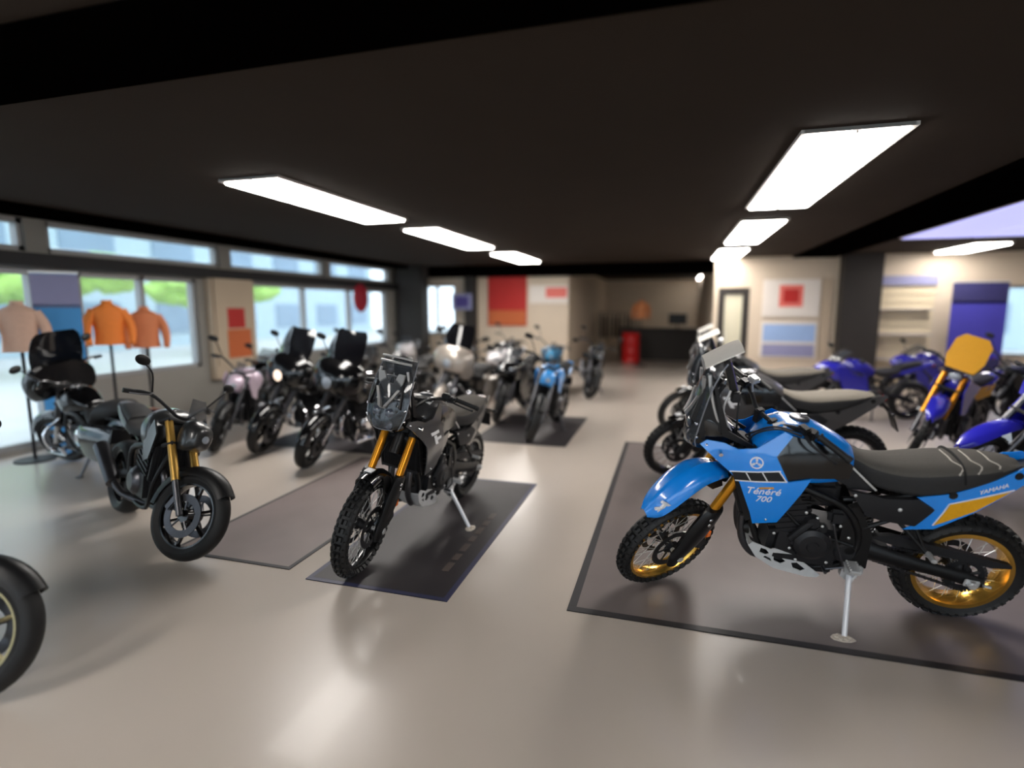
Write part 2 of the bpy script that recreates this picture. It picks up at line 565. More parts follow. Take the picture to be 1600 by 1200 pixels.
for x0, x1, y0, y1, lb in (
    (.78, 1.46, 4.2, 7.1, 'largest lit ceiling light, over the right mat'),
    (.84, 1.44, 8.1, 10.7, 'second lit ceiling light back in the right row'),
    (.84, 1.44, 11.8, 14.0, 'third lit ceiling light back in the right row'),
    (.9, 1.5, 21.0, 23.5, 'farthest small ceiling light in the right row'),
    (-4.05, -3.4, 4.25, 6.75, 'nearest lit ceiling light in the left row'),
    (-3.9, -3.3, 7.5, 10.2, 'second lit ceiling light back in the left row'),
    (-3.8, -3.2, 11.3, 13.6, 'third lit ceiling light back in the left row'),
    (-3.5, -2.9, 21.0, 23.2, 'farthest small ceiling light in the left row'),
    (5.2, 5.8, 12.0, 13.7, 'lit ceiling light at the far right, beside the lavender ceiling glow'),
    (.78, 1.46, -2.4, 0.2, 'unseen ceiling light added behind the camera, in line with the right row'),  # out of view, added to brighten the foreground motorcycles
    (-4.05, -3.4, -2.4, 0.2, 'unseen ceiling light added behind the camera, in line with the left row')):  # likewise an added lamp out of view, for foreground light
    ceiling_light(x0, x1, y0, y1, lb)
ceiling_light(3.6, 5.6, 7.2, 10.8, 'broad lavender ceiling stretch at the right edge, its cool light put in as glow', 'glowing ceiling stretches', CEILGLOW)

# floor mats
MATR = mat('mat_grey', (104, 95, 93), 0.42, noise=0.2, nscale=2.5, bump=0.1, bscale=300)
MATD = mat('mat_dark', (40, 35, 38), 0.55, noise=0.25, nscale=3, bump=0.1, bscale=300)
MATM = mat('mat_mauve', (120, 108, 106), 0.5, noise=0.15, nscale=3, bump=0.1, bscale=300)
EDGE = mat('mat_edge', (30, 28, 32), 0.55, noise=0.1)
EDGEB = mat('mat_edge_blue', (44, 46, 74), 0.5, noise=0.1)
PRINT = mat('mat_print', (76, 66, 62), 0.6, noise=0.1)
def floor_mat(x0, x1, y0, y1, mt, label, edge=EDGE, ew=0.03):
    t = empty('floor_mat', ((x0 + x1) / 2, (y0 + y1) / 2, 0))
    tag(t, label, 'floor mat', 'display mats under the motorcycles')
    w, l = x1 - x0, y1 - y0
    q = MB(); q.box((0, 0, 0.003), (w - 2 * ew, l - 2 * ew, 0.006)); q.build('mat_surface', mt, t)
    q = MB()
    for s in (-1, 1):
        q.box((s * (w - ew) / 2, 0, 0.0028), (ew, l, 0.0056)); q.box((0, s * (l - ew) / 2, 0.0028), (w - 2 * ew, ew, 0.0056))
    q.build('mat_border', edge, t)
    return t
floor_mat(-0.53, 3.6, 2.98, 7.25, MATR, 'wide grey display mat under the bright blue motorcycle', EDGE, 0.05)
tm = floor_mat(-2.26, -1.25, 2.87, 5.2, MATD, 'dark display mat under the grey motorcycle with gold forks', EDGEB, 0.035)
q = MB()
for k in range(7):
    q.box((0.34, -0.75 + 0.16 * k, 0.0068), (0.05, 0.1 if k % 2 else 0.13, 0.0016))
q.build('printed_marks', PRINT, tm)
floor_mat(-3.5, -2.45, 2.95, 5.6, MATM, 'mauve grey display mat left of the dark mat, under a black roadster')
floor_mat(-5.15, -3.2, 5.75, 7.3, MATD, 'dark display mat under the rear of two black touring motorcycles')
floor_mat(-2.55, -1.25, 6.75, 8.7, MATD, 'small dark mat far back under the sky blue roadster')

# ------------------------------------------------------------------ the adventure motorcycles
# local frame: x forward, y to the rider's left, z up, origin on the ground between the wheels
WB = 0.7975
AX0, AXD = Vector((0.905, 0, 0)), Vector((-0.454, 0, 0.891)).normalized()
def leg_x(z):
    return 0.905 - 0.5095 * z + 0.04
def steer_matrix(a):
    return Matrix.Translation(AX0) @ Matrix.Rotation(a, 4, AXD) @ Matrix.Translation(-AX0)

def knobby_tyre(R, w, rim, n, rows):
    m = MB()
    prof = []
    for t in np.linspace(-0.5, 0.5, 11):
        # section: rounded crown to bead
        a = t * PI
        prof.append((R - 0.02 - (1 - math.cos(a)) * (R - 0.02 - rim - 0.02) * 0.62, math.sin(a) * w / 2))
    prof.append((rim, w * 0.36)); prof.append((rim, -w * 0.36))
    m.lathe(prof, n=72)
    for i in range(n):
        for j, (off, dy, sw, sl) in enumerate(rows):
            a = 2 * PI * (i + off) / n
            for sy in ((-1, 1) if dy else (0,)):
                y = sy * dy
                tilt = y / (w / 2)
                rr = R - 0.013 - 0.05 * tilt * tilt * (w / 0.1) ** 0.5
                Rm = Matrix.Rotation(-a, 3, 'Y') @ Matrix.Rotation(tilt * 0.95 * -1, 3, 'X')
                m.box((rr * math.cos(a - PI / 2 + PI / 2 + PI / 2 - PI / 2) * 0 + rr * math.sin(a), y, rr * math.cos(a)), (sl, sw, 0.03),
                      Matrix.Rotation(a, 3, 'Y') @ Matrix.Rotation(-tilt * 0.95, 3, 'X'), taper=0.86)
    return m

def spoked_wheel(kind, c, parent, pal):
    fr = kind == 'front_wheel'
    R, w, rim = (0.348, 0.104, 0.278) if fr else (0.335, 0.15, 0.236)
    m = MB()
    rw = w * 0.42
    m.lathe([(rim + 0.012, rw), (rim + 0.012, rw - 0.012), (rim - 0.004, rw - 0.014), (rim - 0.016, 0.012), (rim - 0.016, -0.012), (rim - 0.004, -rw + 0.014), (rim + 0.012, -rw + 0.012), (rim + 0.012, -rw), (rim - 0.012, -rw), (rim - 0.03, -0.014), (rim - 0.03, 0.014), (rim - 0.012, rw)], n=72)
    o = m.build(kind, pal['rim'], parent)
    o.location = c
    m = knobby_tyre(R, w, rim, 40 if fr else 38, [(0, 0.012, 0.019, 0.034), (0.5, 0.033, 0.018, 0.03), (0, 0.047, 0.014, 0.03)] if fr else [(0, 0.017, 0.028, 0.034), (0.5, 0.043, 0.026, 0.032), (0, 0.064, 0.022, 0.034)])
    m.build('tyre', RUBBER, o)
    m = MB()
    hw = 0.045 if fr else 0.06
    m.lathe([(0.0, -hw - 0.015), (0.03, -hw - 0.015), (0.05, -hw), (0.028, -hw + 0.02), (0.028, hw - 0.02), (0.05, hw), (0.03, hw + 0.015), (0.0, hw + 0.015)], n=24, closed=False)
    m.build('hub', MATTE, o)
    m = MB()
    ns = 36
    for i in range(ns):
        a = 2 * PI * i / ns
        sd = 1 if i % 2 else -1
        b = a + (0.55 if (i // 2) % 2 else -0.55)
        m.cyl((0.044 * math.sin(b), sd * hw * 0.9, 0.044 * math.cos(b)), ((rim - 0.02) * math.sin(a), sd * 0.012, (rim - 0.02) * math.cos(a)), 0.0022, n=5)
    m.build('spokes', ALU, o)
    for sd in ((1, -1) if fr else (-1,)):
        m = MB()
        rd = 0.141 if fr else 0.12
        y = sd * (hw + 0.012)
        m.lathe([(rd, y - 0.002), (rd, y + 0.002), (rd - 0.036, y + 0.002), (rd - 0.036, y - 0.002)], n=48)
        for i in range(6):
            a = 2 * PI * i / 6
            m.tube([(0.04 * math.sin(a), y, 0.04 * math.cos(a)), ((rd - 0.034) * math.sin(a + 0.4), y, (rd - 0.034) * math.cos(a + 0.4))], 0.006, 6)
        for i in range(10):
            a = 2 * PI * i / 10
            m.cyl(((rd - 0.018) * math.sin(a), y - 0.004, (rd - 0.018) * math.cos(a)), ((rd - 0.018) * math.sin(a), y + 0.004, (rd - 0.018) * math.cos(a)), 0.004, n=8)
        m.build('brake_disc', mat('dark_disc', (58, 58, 60), 0.4, metal=0.7, noise=0.2, nscale=20), o)
    if not fr:
        m = MB()
        y = hw + 0.02
        N = 46
        prof = []
        m.lathe([(0.1, y - 0.004), (0.1, y + 0.004), (0.07, y + 0.004), (0.07, y - 0.004)], n=46)
        for i in range(N):
            a = 2 * PI * i / N
            m.box((0.103 * math.sin(a), y, 0.103 * math.cos(a)), (0.008, 0.006, 0.012), Matrix.Rotation(a, 3, 'Y'))
        for i in range(5):
            a = 2 * PI * i / 5
            m.tube([(0.03 * math.sin(a), y, 0.03 * math.cos(a)), (0.075 * math.sin(a), y, 0.075 * math.cos(a))], 0.009, 6)
        m.build('sprocket', MATTE, o)
    return o

def fairing_y(x, z):
    y = 0.215 - 0.10 * max(0, x - 0.34) ** 1.2 * 2.0 - 0.30 * max(0, z - 1.05) - 0.16 * max(0, 0.86 - z)
    y += 0.012 * math.sin((z - 0.6) * 6.5)
    if x < 0.2:
        y -= 0.12 * (0.2 - x)
    return max(0.06, y)

def tail_y(x, z):
    t = min(1, max(0, (-x - 0.42) / 0.55))
    return 0.165 - 0.075 * t ** 1.4 - 0.10 * max(0, 0.76 - z) - 0.05 * max(0, z - 0.85)

def arc_plate(pts, w, th=0.005):
    return pts

def adventure_bike(pal, k, high_fender, steer, screen_top=True):
    def Zk(z):
        return z if z < 0.45 else 0.45 + (z - 0.45) * k
    def zmap(m):
        return m.map(lambda x, y, z: (x, y, Zk(z)))
    root = empty('adventure_motorcycle')
    SM = steer_matrix(steer)
    def part(name, m, mt, parent=root, st=False, warp=True, sharp=38):
        if warp:
            zmap(m)
        o = m.build(name, mt, parent, sharp)
        if st:
            o.matrix_basis = SM.copy()
        return o
    paint = pal['paint']
    # --- wheels
    fw = spoked_wheel('front_wheel', (0, 0, 0), root, pal)
    fw.matrix_basis = SM @ Matrix.Translation((WB, 0, 0.348))
    rw = spoked_wheel('rear_wheel', (-WB, 0, 0.335), root, pal)
    # --- fork legs
    for s in (1, -1):
        y = s * 0.105
        m = MB(); m.tube([(leg_x(0.64), y, 0.64), (leg_x(1.08), y, 1.08)], [0.0275, 0.0275], 18)
        m.tube([(leg_x(0.638), y, 0.638), (leg_x(0.65), y, 0.65)], 0.03, 18)
        f = part('fork_leg', m, pal['fork'], st=True)
        m = MB(); m.tube([(leg_x(0.36), y, 0.36), (leg_x(0.65), y, 0.65)], 0.021, 14)
        part('stanchion', m, CHROME, f)
        m = MB()
        secs = []
        for z, hx, hy in ((0.29, 0.034, 0.022), (0.36, 0.066, 0.03), (0.45, 0.082, 0.034), (0.56, 0.088, 0.038), (0.66, 0.074, 0.036), (0.695, 0.055, 0.03)):
            cx = leg_x(z) + 0.012 + (0.02 if z < 0.37 else 0)
            secs.append([(cx + hx * math.cos(a), y + s * 0.012 + hy * math.sin(a), z) for a in np.linspace(0, 2 * PI, 10, endpoint=False)])
        m.loft(secs, 3, 1)
        g = part('fork_guard', m, BLACK, f)
        for z, dx in ((0.645, 0.028), (0.605, 0.012)):
            m = MB(); m.ball((leg_x(z) + dx, y + s * 0.046, z), 0.013, 8, (1, 0.5, 1)); part('guard_bolt', m, CHROME, f)
        m = MB()
        m.box((leg_x(0.40) - 0.095, s * 0.088, 0.42), (0.075, 0.06, 0.16), Matrix.Rotation(0.35, 3, 'Y'), bev=0.01)
        m.cyl((leg_x(0.40) - 0.08, s * 0.088, 0.45), (leg_x(0.40) - 0.08, s * 0.122, 0.45), 0.02, n=14)
        m.cyl((leg_x(0.40) - 0.068, s * 0.088, 0.40), (leg_x(0.40) - 0.068, s * 0.122, 0.40), 0.02, n=14)
        m.tube([(leg_x(0.4) - 0.09, s * 0.1, 0.48), (leg_x(0.5) - 0.1, s * 0.11, 0.55), (leg_x(0.65) - 0.05, s * 0.1, 0.68), (leg_x(0.85) - 0.06, s * 0.07, 0.86)], 0.006, 6, 5)
        part('brake_caliper', m, MATTE, f, sharp=30)
        if s == 1:
            m = MB(); m.box((leg_x(0.46) - 0.105, y + 0.022, 0.475), (0.03, 0.012, 0.05), bev=0.004)
            part('reflector', m, AMBER, f)
    m = MB(); m.cyl((WB, -0.135, 0.348), (WB, 0.14, 0.348), 0.014, n=12); m.cyl((WB, 0.125, 0.348), (WB, 0.15, 0.348), 0.022, n=6); m.cyl((WB, -0.15, 0.348), (WB, -0.125, 0.348), 0.022, n=6)
    part('front_axle', m, ALU, st=True)
    # --- triple clamps and steering head
    m = MB()
    for z, th in ((0.975, 0.035), (1.06, 0.03)):
        R = Matrix.Rotation(-math.radians(27), 3, 'Y')
        m.box((leg_x(z) - 0.02, 0, z), (0.10, 0.15, th), R, bev=0.008)
        for s in (1, -1):
            m.tube([(leg_x(z - 0.03), s * 0.105, z - 0.03), (leg_x(z + 0.03), s * 0.105, z + 0.03)], 0.037, 18)
    m.tube([(leg_x(0.96) - 0.04, 0, 0.96), (leg_x(1.07) - 0.04, 0, 1.07)], 0.03, 14)
    part('triple_clamp', m, MATTE, st=True)
    # --- front fender
    m = MB()
    if high_fender:
        ridge = [(0.50, 0.905, .06, .05), (0.58, 0.955, .085, .055), (0.70, 0.975, .10, .062), (0.81, 0.94, .105, .075), (0.90, 0.875, .098, .078), (0.965, 0.81, .078, .065), (1.015, 0.745, .032, .025)]
        secs = []
        for x, z, hw, dr in ridge:
            T = 0.007
            top = [(-hw, -dr), (-hw * 0.86, -dr * 0.45), (-hw * 0.5, -dr * 0.12), (-hw * 0.18, -0.004), (0, 0.006), (hw * 0.18, -0.004), (hw * 0.5, -dr * 0.12), (hw * 0.86, -dr * 0.45), (hw, -dr)]
            ring = [(x, y, z + d) for y, d in top] + [(x - 0.004, y * 0.95, z + d - T) for y, d in reversed(top)]
            secs.append(ring)
        m.loft(secs, 6, 1)
        fd = part('front_fender', m, paint, st=True, sharp=55)
        m = MB()
        for s in (1, -1):
            m.prism([(0.56, 0.90), (0.66, 0.93), (0.70, 0.90), (0.60, 0.80), (0.53, 0.80)], s * 0.03, s * 0.06)
        part('fender_bracket', m, BLACK, fd)
        m = MB()   # pale tuning mark on the fender's left flank
        for (a, b, c2, d2) in ((0.93, 0.845, 0.965, 0.772), (0.955, 0.855, 0.905, 0.815), (0.985, 0.80, 0.935, 0.80)):
            def P(x, z):
                return (x, 0.074 - 0.35 * (x - 0.93) + 0.004, z)
            u = V(a, 0, b); w2 = V(c2, 0, d2); dd = (w2 - u) / np.linalg.norm(w2 - u); nn = V(-dd[2], 0, dd[0]) * 0.008
            q = [u + nn, u - nn, w2 - nn, w2 + nn]
            m._faces([P(p[0], p[2]) for p in q] + [(P(p[0], p[2])[0], P(p[0], p[2])[1] - 0.012, p[2]) for p in q], [(0, 1, 2, 3), (7, 6, 5, 4), (0, 4, 5, 1), (1, 5, 6, 2), (2, 6, 7, 3), (3, 7, 4, 0)])
        part('fender_mark', m, WHITE, fd)
    else:
        secs = []
        for a in np.radians(np.linspace(-60, 16, 10)):
            Rf = 0.372
            hw = 0.07 - 0.012 * abs(a) / 1.1
            ring = []
            top = [(-hw, -0.05), (-hw * 0.95, -0.02), (-hw * 0.6, 0.004), (0, 0.016), (hw * 0.6, 0.004), (hw * 0.95, -0.02), (hw, -0.05)]
            for y, d in top:
                ring.append((WB - (Rf + d) * math.sin(-a) , y, 0.348 + (Rf + d) * math.cos(a)))
            for y, d in reversed(top):
                ring.append((WB - (Rf + d - 0.006) * math.sin(-a), y * 0.95, 0.348 + (Rf + d - 0.006) * math.cos(a)))
            secs.append(ring)
        m.loft(secs, 2, 1)
        fd = part('front_fender', m, GLOSS, st=True, warp=False, sharp=55)
        m = MB()
        for s in (1, -1):
            m.prism([(0.62, 0.60), (0.72, 0.70), (0.78, 0.70), (0.72, 0.58), (0.64, 0.52)], s * 0.068, s * 0.078)
        part('fender_bracket', m, BLACK, fd, warp=False)
        m = MB(); m.box((0.80, -0.02, 0.7375), (0.06, 0.05, 0.006), Matrix.Rotation(0.0, 3, 'Y')); part('fender_sticker', m, WHITE, fd, warp=False)
    # --- handlebar
    m = MB()
    hb = [(0.17, 0.43, 1.215), (0.20, 0.30, 1.245), (0.25, 0.17, 1.235), (0.285, 0.07, 1.20)]
    m.tube(hb + [(0.285, -0.07, 1.20)] + [(x, -y, z) for x, y, z in reversed(hb[:-1])], 0.0125, 10, 5)
    for s in (1, -1):
        m.box((0.285, s * 0.05, 1.17), (0.05, 0.035, 0.09), bev=0.006)
    hbar = part('handlebar', m, MATTE, st=True)
    for s in (1, -1):
        m = MB()
        m.tube([(0.205, s * 0.285, 1.247), (0.165, s * 0.435, 1.213)], 0.0175, 14)
        m.tube([(0.168, s * 0.43, 1.214), (0.160, s * 0.45, 1.208)], [0.021, 0.019], 14)
        m.tube([(0.208, s * 0.278, 1.248), (0.203, s * 0.288, 1.246)], 0.024, 14)
        part('grip', m, RUBBER, hbar)
        m = MB()
        m.box((0.225, s * 0.245, 1.245), (0.06, 0.055, 0.05), Matrix.Rotation(0.3 * s, 3, 'Z'), bev=0.008)
        m.box((0.265, s * 0.225, 1.275), (0.05, 0.06, 0.04), bev=0.008)
        part('switchgear', m, BLACK, hbar)
        m = MB()
        m.tube([(0.26, s * 0.235, 1.25), (0.275, s * 0.30, 1.235), (0.24, s * 0.40, 1.205), (0.228, s * 0.43, 1.2)], [0.009, 0.008, 0.006, 0.009], 8, 5)
        part('lever', m, MATTE, hbar)
    m = MB(); m.tube([(0.255, -0.16, 1.25), (0.27, -0.17, 1.32)], 0.006, 8); m.box((0.275, -0.16, 1.345), (0.05, 0.06, 0.035), bev=0.008); part('brake_reservoir', m, ALU, hbar)
    m = MB()
    m.tube([(0.27, 0.23, 1.235), (0.36, 0.15, 1.25), (0.42, 0.06, 1.15), (0.40, 0.05, 0.98)], 0.0055, 6, 6)
    m.tube([(0.27, -0.23, 1.235), (0.37, -0.14, 1.26), (0.43, -0.05, 1.14), (0.40, -0.05, 0.98)], 0.0055, 6, 6)
    m.tube([(0.25, 0.2, 1.23), (0.34, 0.10, 1.22), (0.40, 0.0, 1.1)], 0.005, 6, 6)
    part('cables', m, RUBBER, hbar)
    # --- fuel tank
    m = MB()
    def tk(x, zb, zt, hw):
        return (x, [(0.001, zb), (hw * 0.8, zb), (hw, zb + (zt - zb) * 0.4), (hw * 0.93, zb + (zt - zb) * 0.72), (hw * 0.6, zt - 0.018), (hw * 0.25, zt - 0.002), (0.0, zt)])
    m.half_loft([tk(0.36, 0.98, 1.10, 0.09), tk(0.30, 0.93, 1.165, 0.15), tk(0.20, 0.90, 1.205, 0.185), tk(0.08, 0.88, 1.19, 0.18), (-0.05, tk(-0.05, 0.88, 1.13, 0.15)[1]), tk(-0.14, 0.88, 1.07, 0.10), tk(-0.17, 0.90, 1.03, 0.06)], 4, 3)
    tank = part('fuel_tank', m, paint)
    m = MB(); m.lathe([(0.0, 0.0), (0.052, 0.0), (0.052, 0.012), (0.04, 0.018), (0.0, 0.018)], (0.12, 0, 1.196), (-0.12, 0, 1), 28, closed=False)
    m.box((0.10, 0, 1.222), (0.03, 0.016, 0.008))
    part('tank_cap', m, STEEL, tank)
    for s in (1, -1):
        m = MB(); m.box((0.235, s * 0.085, 1.185), (0.06, 0.05, 0.004), Matrix.Rotation(0.35, 3, 'Y') @ Matrix.Rotation(-0.35 * s, 3, 'X'))
        part('tank_sticker', m, WHITE, tank)
    # --- side fairings, black tank covers
    OUT = [(.645, 1.085), (.61, 1.11), (.52, 1.105), (.45, 1.08), (.36, 1.095), (.27, 1.155), (.225, 1.185), (.185, 1.165), (.262, 1.06), (.191, .918), (.079, .935), (.095, .90), (.212, .638), (.335, .616), (.36, .70), (.433, .895), (.487, .95)]
    INS = [(.262, 1.06), (.185, 1.16), (.09, 1.14), (-.03, 1.09), (-.13, 1.0), (-.115, .93), (.079, .935), (.191, .918)]
    for s in (1, -1):
        m = MB(); m.panel(OUT, fairing_y, 0.008, s, 0.04)
        fa = part('side_fairing', m, paint, sharp=30)
        m = MB(); m.panel([(x, z) for x, z in INS], lambda x, z: fairing_y(x, z) - 0.012 - 0.08 * max(0, 0.02 - x), 0.02, s, 0.05)
        tc = part('tank_side_cover', m, GLOSS, sharp=30)
        # striped block and emblem
        m = MB(); m.panel([(.480, .952), (.243, .976), (.205, .925), (.452, .908)], lambda x, z: fairing_y(x, z) + 0.002, 0.004, s, 0.04)
        sp = part('stripe_block', m, MATTE if pal['name'] == 'blue' else GREY, fa)
        def strip(x0, z0, x1, z1, w=0.005):
            d = V(x1 - x0, z1 - z0); d /= np.linalg.norm(d); n = V(-d[1], d[0]) * w / 2
            return [(x0 + n[0], z0 + n[1]), (x1 + n[0], z1 + n[1]), (x1 - n[0], z1 - n[1]), (x0 - n[0], z0 - n[1])]
        if pal['name'] == 'blue':
            m = MB()
            for a in ((.487, .955, .236, .981), (.456, .905, .198, .922), (.405, .958, .378, .912), (.325, .967, .295, .917), (.243, .98, .202, .922)):
                m.panel(strip(*a), lambda x, z: fairing_y(x, z) + 0.0045, 0.004, s, 0.05)
            part('stripe_lines', m, WHITE, fa)
            m = MB()
            cx, cz = .358, 1.021
            N = 28
            def E(x, z, h=0.004):
                return (x, s * (fairing_y(x, z) + h), z)
            for (r0, r1) in ((0.028, 0.0335),):
                vs, fs = [], []
                for i in range(N):
                    a = 2 * PI * i / N
                    for r in (r0, r1):
                        vs.append(E(cx + r * math.cos(a), cz + r * math.sin(a)))
                    for r in (r0, r1):
                        vs.append(E(cx + r * math.cos(a), cz + r * math.sin(a), -0.002))
                for i in range(N):
                    j = (i + 1) % N
                    for p, q in ((0, 1), (1, 3), (3, 2), (2, 0)):
                        fs.append((4 * i + p, 4 * i + q, 4 * j + q, 4 * j + p))
                m._faces(vs, fs)
            for i in range(3):
                a = PI / 2 + i * 2 * PI / 3
                for off, l0, l1 in ((0.0, -0.005, 0.026), (0.0042, 0.010, 0.026), (-0.0042, 0.010, 0.026)):
                    ox, oz = -math.sin(a) * off, math.cos(a) * off
                    st2 = strip(cx + ox + l0 * math.cos(a), cz + oz + l0 * math.sin(a), cx + ox + l1 * math.cos(a), cz + oz + l1 * math.sin(a), 0.0024)
                    m.panel(st2, lambda x, z: fairing_y(x, z) + 0.004, 0.005, s, 0.2)
            part('emblem', m, WHITE, fa)
            m = MB()
            def place(x0, z0, slant=0.25):
                return lambda u, v, w: E(x0 - s * (u + slant * v) if s > 0 else x0 + (u + slant * v) - 0.17, z0 + v, 0.002 + w)
            m.text('Ténéré', 0.06, place(.40, .835))
            m.text('700', 0.054, place(.345, .785))
            part('lettering', m, WHITE, fa)
            m = MB()
            m.panel([(.335, .878), (.262, .885), (.258, .874), (.33, .868)], lambda x, z: fairing_y(x, z) + 0.003, 0.004, s, 0.1)
            part('gold_tag', m, GOLD, fa)
        else:
            m = MB()
            for q in ([(.40, .99), (.30, 1.0), (.285, .975), (.385, .965)], [(.36, .96), (.325, .963), (.285, .885), (.32, .885)], [(.315, .94), (.255, .945), (.245, .922), (.305, .915)]):
                m.panel(q, lambda x, z: fairing_y(x, z) + 0.003, 0.004, s, 0.05)
            part('lettering', m, WHITE, fa)
        m = MB(); m.cyl((.54, s * (fairing_y(.54, 1.06)), 1.06), (.54, s * (fairing_y(.54, 1.06) + 0.035), 1.055), 0.011, n=12); part('indicator_stub', m, CHROME, fa)
        for x, z in ((.61, 1.085), (.27, .655)):
            m = MB(); m.ball((x, s * fairing_y(x, z), z), 0.008, 8); part('fairing_bolt', m, CHROME, fa)
        # black knee panel under the seat nose, black side panel
        m = MB(); m.panel([(-.06, 1.04), (-.115, .985), (-.255, .855), (-.14, .862), (-.02, .93)], lambda x, z: 0.135 - 0.1 * max(0, z - 0.9), 0.015, s, 0.05)
        kp = part('knee_panel', m, MATTE, sharp=30)
        m = MB(); m.panel([(-.125, .985), (-.262, .852), (-.27, .858), (-.131, .993)], lambda x, z: 0.139 - 0.1 * max(0, z - 0.9), 0.006, s, 0.1); part('trim_line', m, ALU, kp)
        m = MB()
        m.panel([(-.13, .862), (-.24, .845), (-.29, .832), (-.455, .838), (-.535, .784), (-.467, .672), (-.30, .695), (-.225, .72)], lambda x, z: 0.17 + 0.012 * math.sin((z - 0.68) * 16) - 0.05 * max(0, -x - 0.4), 0.02, s, 0.04)
        sp2 = part('side_panel', m, MATTE, sharp=30)
        for x, z, r in ((-.375, .775, 0.011), (-.155, .842, 0.009)):
            m = MB(); m.ball((x, s * 0.182, z), r, 8, (1, 0.5, 1)); part('panel_bolt', m, ALU, sp2)
        # tail panels
        m = MB()
        m.panel([(-.45, .845), (-.62, .872), (-.80, .945), (-.92, 1.012), (-1.0, 1.03), (-1.03, 1.01), (-.98, .95), (-.90, .885), (-.735, .757), (-.57, .650), (-.42, .640), (-.467, .672), (-.535, .784)], tail_y, 0.008, s, 0.04)
        tp = part('tail_panel', m, paint, sharp=30)
        if pal['name'] == 'blue':
            m = MB(); m.panel([(-.612, .81), (-.865, .876), (-.895, .888), (-.735, .768), (-.562, .676)], lambda x, z: tail_y(x, z) + 0.003, 0.006, s, 0.05)
            part('number_panel', m, YELLOW, tp)
            m = MB()
            m.panel(strip(-.606, .812, -.90, .892, .005), lambda x, z: tail_y(x, z) + 0.004, 0.006, s, 0.05)
            m.panel(strip(-.606, .812, -.556, .676, .005), lambda x, z: tail_y(x, z) + 0.004, 0.006, s, 0.05)
            part('panel_outline', m, WHITE, tp)
            m = MB()
            def pl(u, v, w):
                xx = -.735 - (u if s > 0 else -u + 0.13)
                zz = .868 + v + 0.33 * (-.735 - xx)
                return (xx, s * (tail_y(xx, zz) + 0.003 + w), zz)
            m.text('YAMAHA', 0.032, pl)
            part('lettering', m, WHITE, tp)
        for x, z in ((-.615, .862), (-.905, .97)):
            m = MB(); m.lathe([(0.0, 0), (0.02, 0), (0.02, 0.008), (0.012, 0.008), (0.0, 0.005)], (x, s * (tail_y(x, z) - 0.004), z), (0, s, 0), 16, closed=False)
            part('grab_hole', m, BLACK, tp)
    # --- seat
    m = MB()
    def st(x, zb, ze, zt, w):
        return [(0.0, zb), (w * 0.9, zb), (w * 1.0, zb + 0.4 * (ze - zb)), (w * 0.97, ze), (w * 0.72, zt - 0.012), (w * 0.3, zt - 0.002), (0.0, zt)]
    ST = [(-.085, .95, 1.02, 1.075, .055), (-.17, .90, 1.0, 1.035, .08), (-.25, .865, .965, 1.005, .105), (-.36, .845, .95, .995, .135), (-.47, .84, .957, 1.005, .152), (-.60, .868, .975, 1.02, .152), (-.75, .928, .99, 1.032, .135), (-.86, .98, 1.01, 1.03, .10), (-.93, 1.0, 1.012, 1.018, .06)]
    rings = []
    for x, zb, ze, zt, w in ST:
        h = st(x, zb, ze, zt, w)
        rings.append([(x, y, z) for y, z in h] + [(x, -y, z) for y, z in reversed(h) if y > 1e-6])
    m.loft(rings, 5, 3)
    m.bm.faces.ensure_lookup_table()
    def top_z(x):
        return np.interp(-x, [-a[0] for a in ST], [a[2] for a in ST])
    for f in m.bm.faces:
        c = f.calc_center_median()
        f.material_index = 0 if c.z > top_z(c.x) - 0.004 else 1
    seat = part('seat', m, [pal.get('seat', SEATTOP), SEATSIDE], sharp=60)
    if pal['name'] == 'blue':
        for i in range(3):
            m = MB()
            x0 = -.615 - 0.085 * i
            zt = lambda x: np.interp(-x, [-a[0] for a in ST], [a[3] for a in ST])
            ww = np.interp(-x0, [-a[0] for a in ST], [a[4] for a in ST])
            pts = [(x0 - 0.0, 0.02, zt(x0) + 0.001), (x0 + 0.0, ww * 0.45, zt(x0) - 0.002), (x0 - 0.03, ww * 0.76, zt(x0) - 0.013), (x0 - 0.005, ww * 0.97, zt(x0) - 0.042)]
            pts = [(x0, -ww * 0.45, zt(x0) - 0.002)] + pts
            m.tube(pts, 0.005, 6, 3, flat=0.5)
            part('seat_stripe', m, mat('stripe_grey', (186, 178, 168), 0.8, noise=0.1, nscale=60), seat)
        m = MB()
        ring = []
        x0 = -.645
        ww = np.interp(-x0, [-a[0] for a in ST], [a[4] for a in ST])
        m.tube([(x0, -ww * 1.0, .93), (x0, -ww * 0.99, .982), (x0, -ww * 0.7, 1.016), (x0, 0, 1.029), (x0, ww * 0.7, 1.016), (x0, ww * 0.99, .982), (x0 - 0.01, ww * 1.01, .93)], 0.011, 6, 4, flat=0.35)
        part('passenger_strap', m, SEATSIDE, seat)
    # --- headlight tower, dash, windscreen
    m = MB()
    def no(x, zb, zt, hw):
        return (x, [(0.0, zb), (hw * 0.85, zb + 0.01), (hw, zb + (zt - zb) * 0.4), (hw * 0.9, zt - 0.02), (hw * 0.5, zt), (0.0, zt)])
    m.half_loft([no(.46, 1.06, 1.15, .10), no(.54, 1.035, 1.22, .125), no(.62, 1.025, 1.26, .125), no(.675, 1.03, 1.25, .11), no(.69, 1.04, 1.22, .095)], 3, 3)
    nose = part('headlight_tower', m, GLOSS)
    for s in (1, -1):
        for z in (1.17, 1.085):
            m = MB(); m.lathe([(0.0, 0.0), (0.032, 0.0), (0.036, 0.012), (0.026, 0.022), (0.0, 0.026)], (.688, s * 0.045, z), (1, 0, 0.1), 20, closed=False)
            part('headlight', m, HEADLENS, nose)
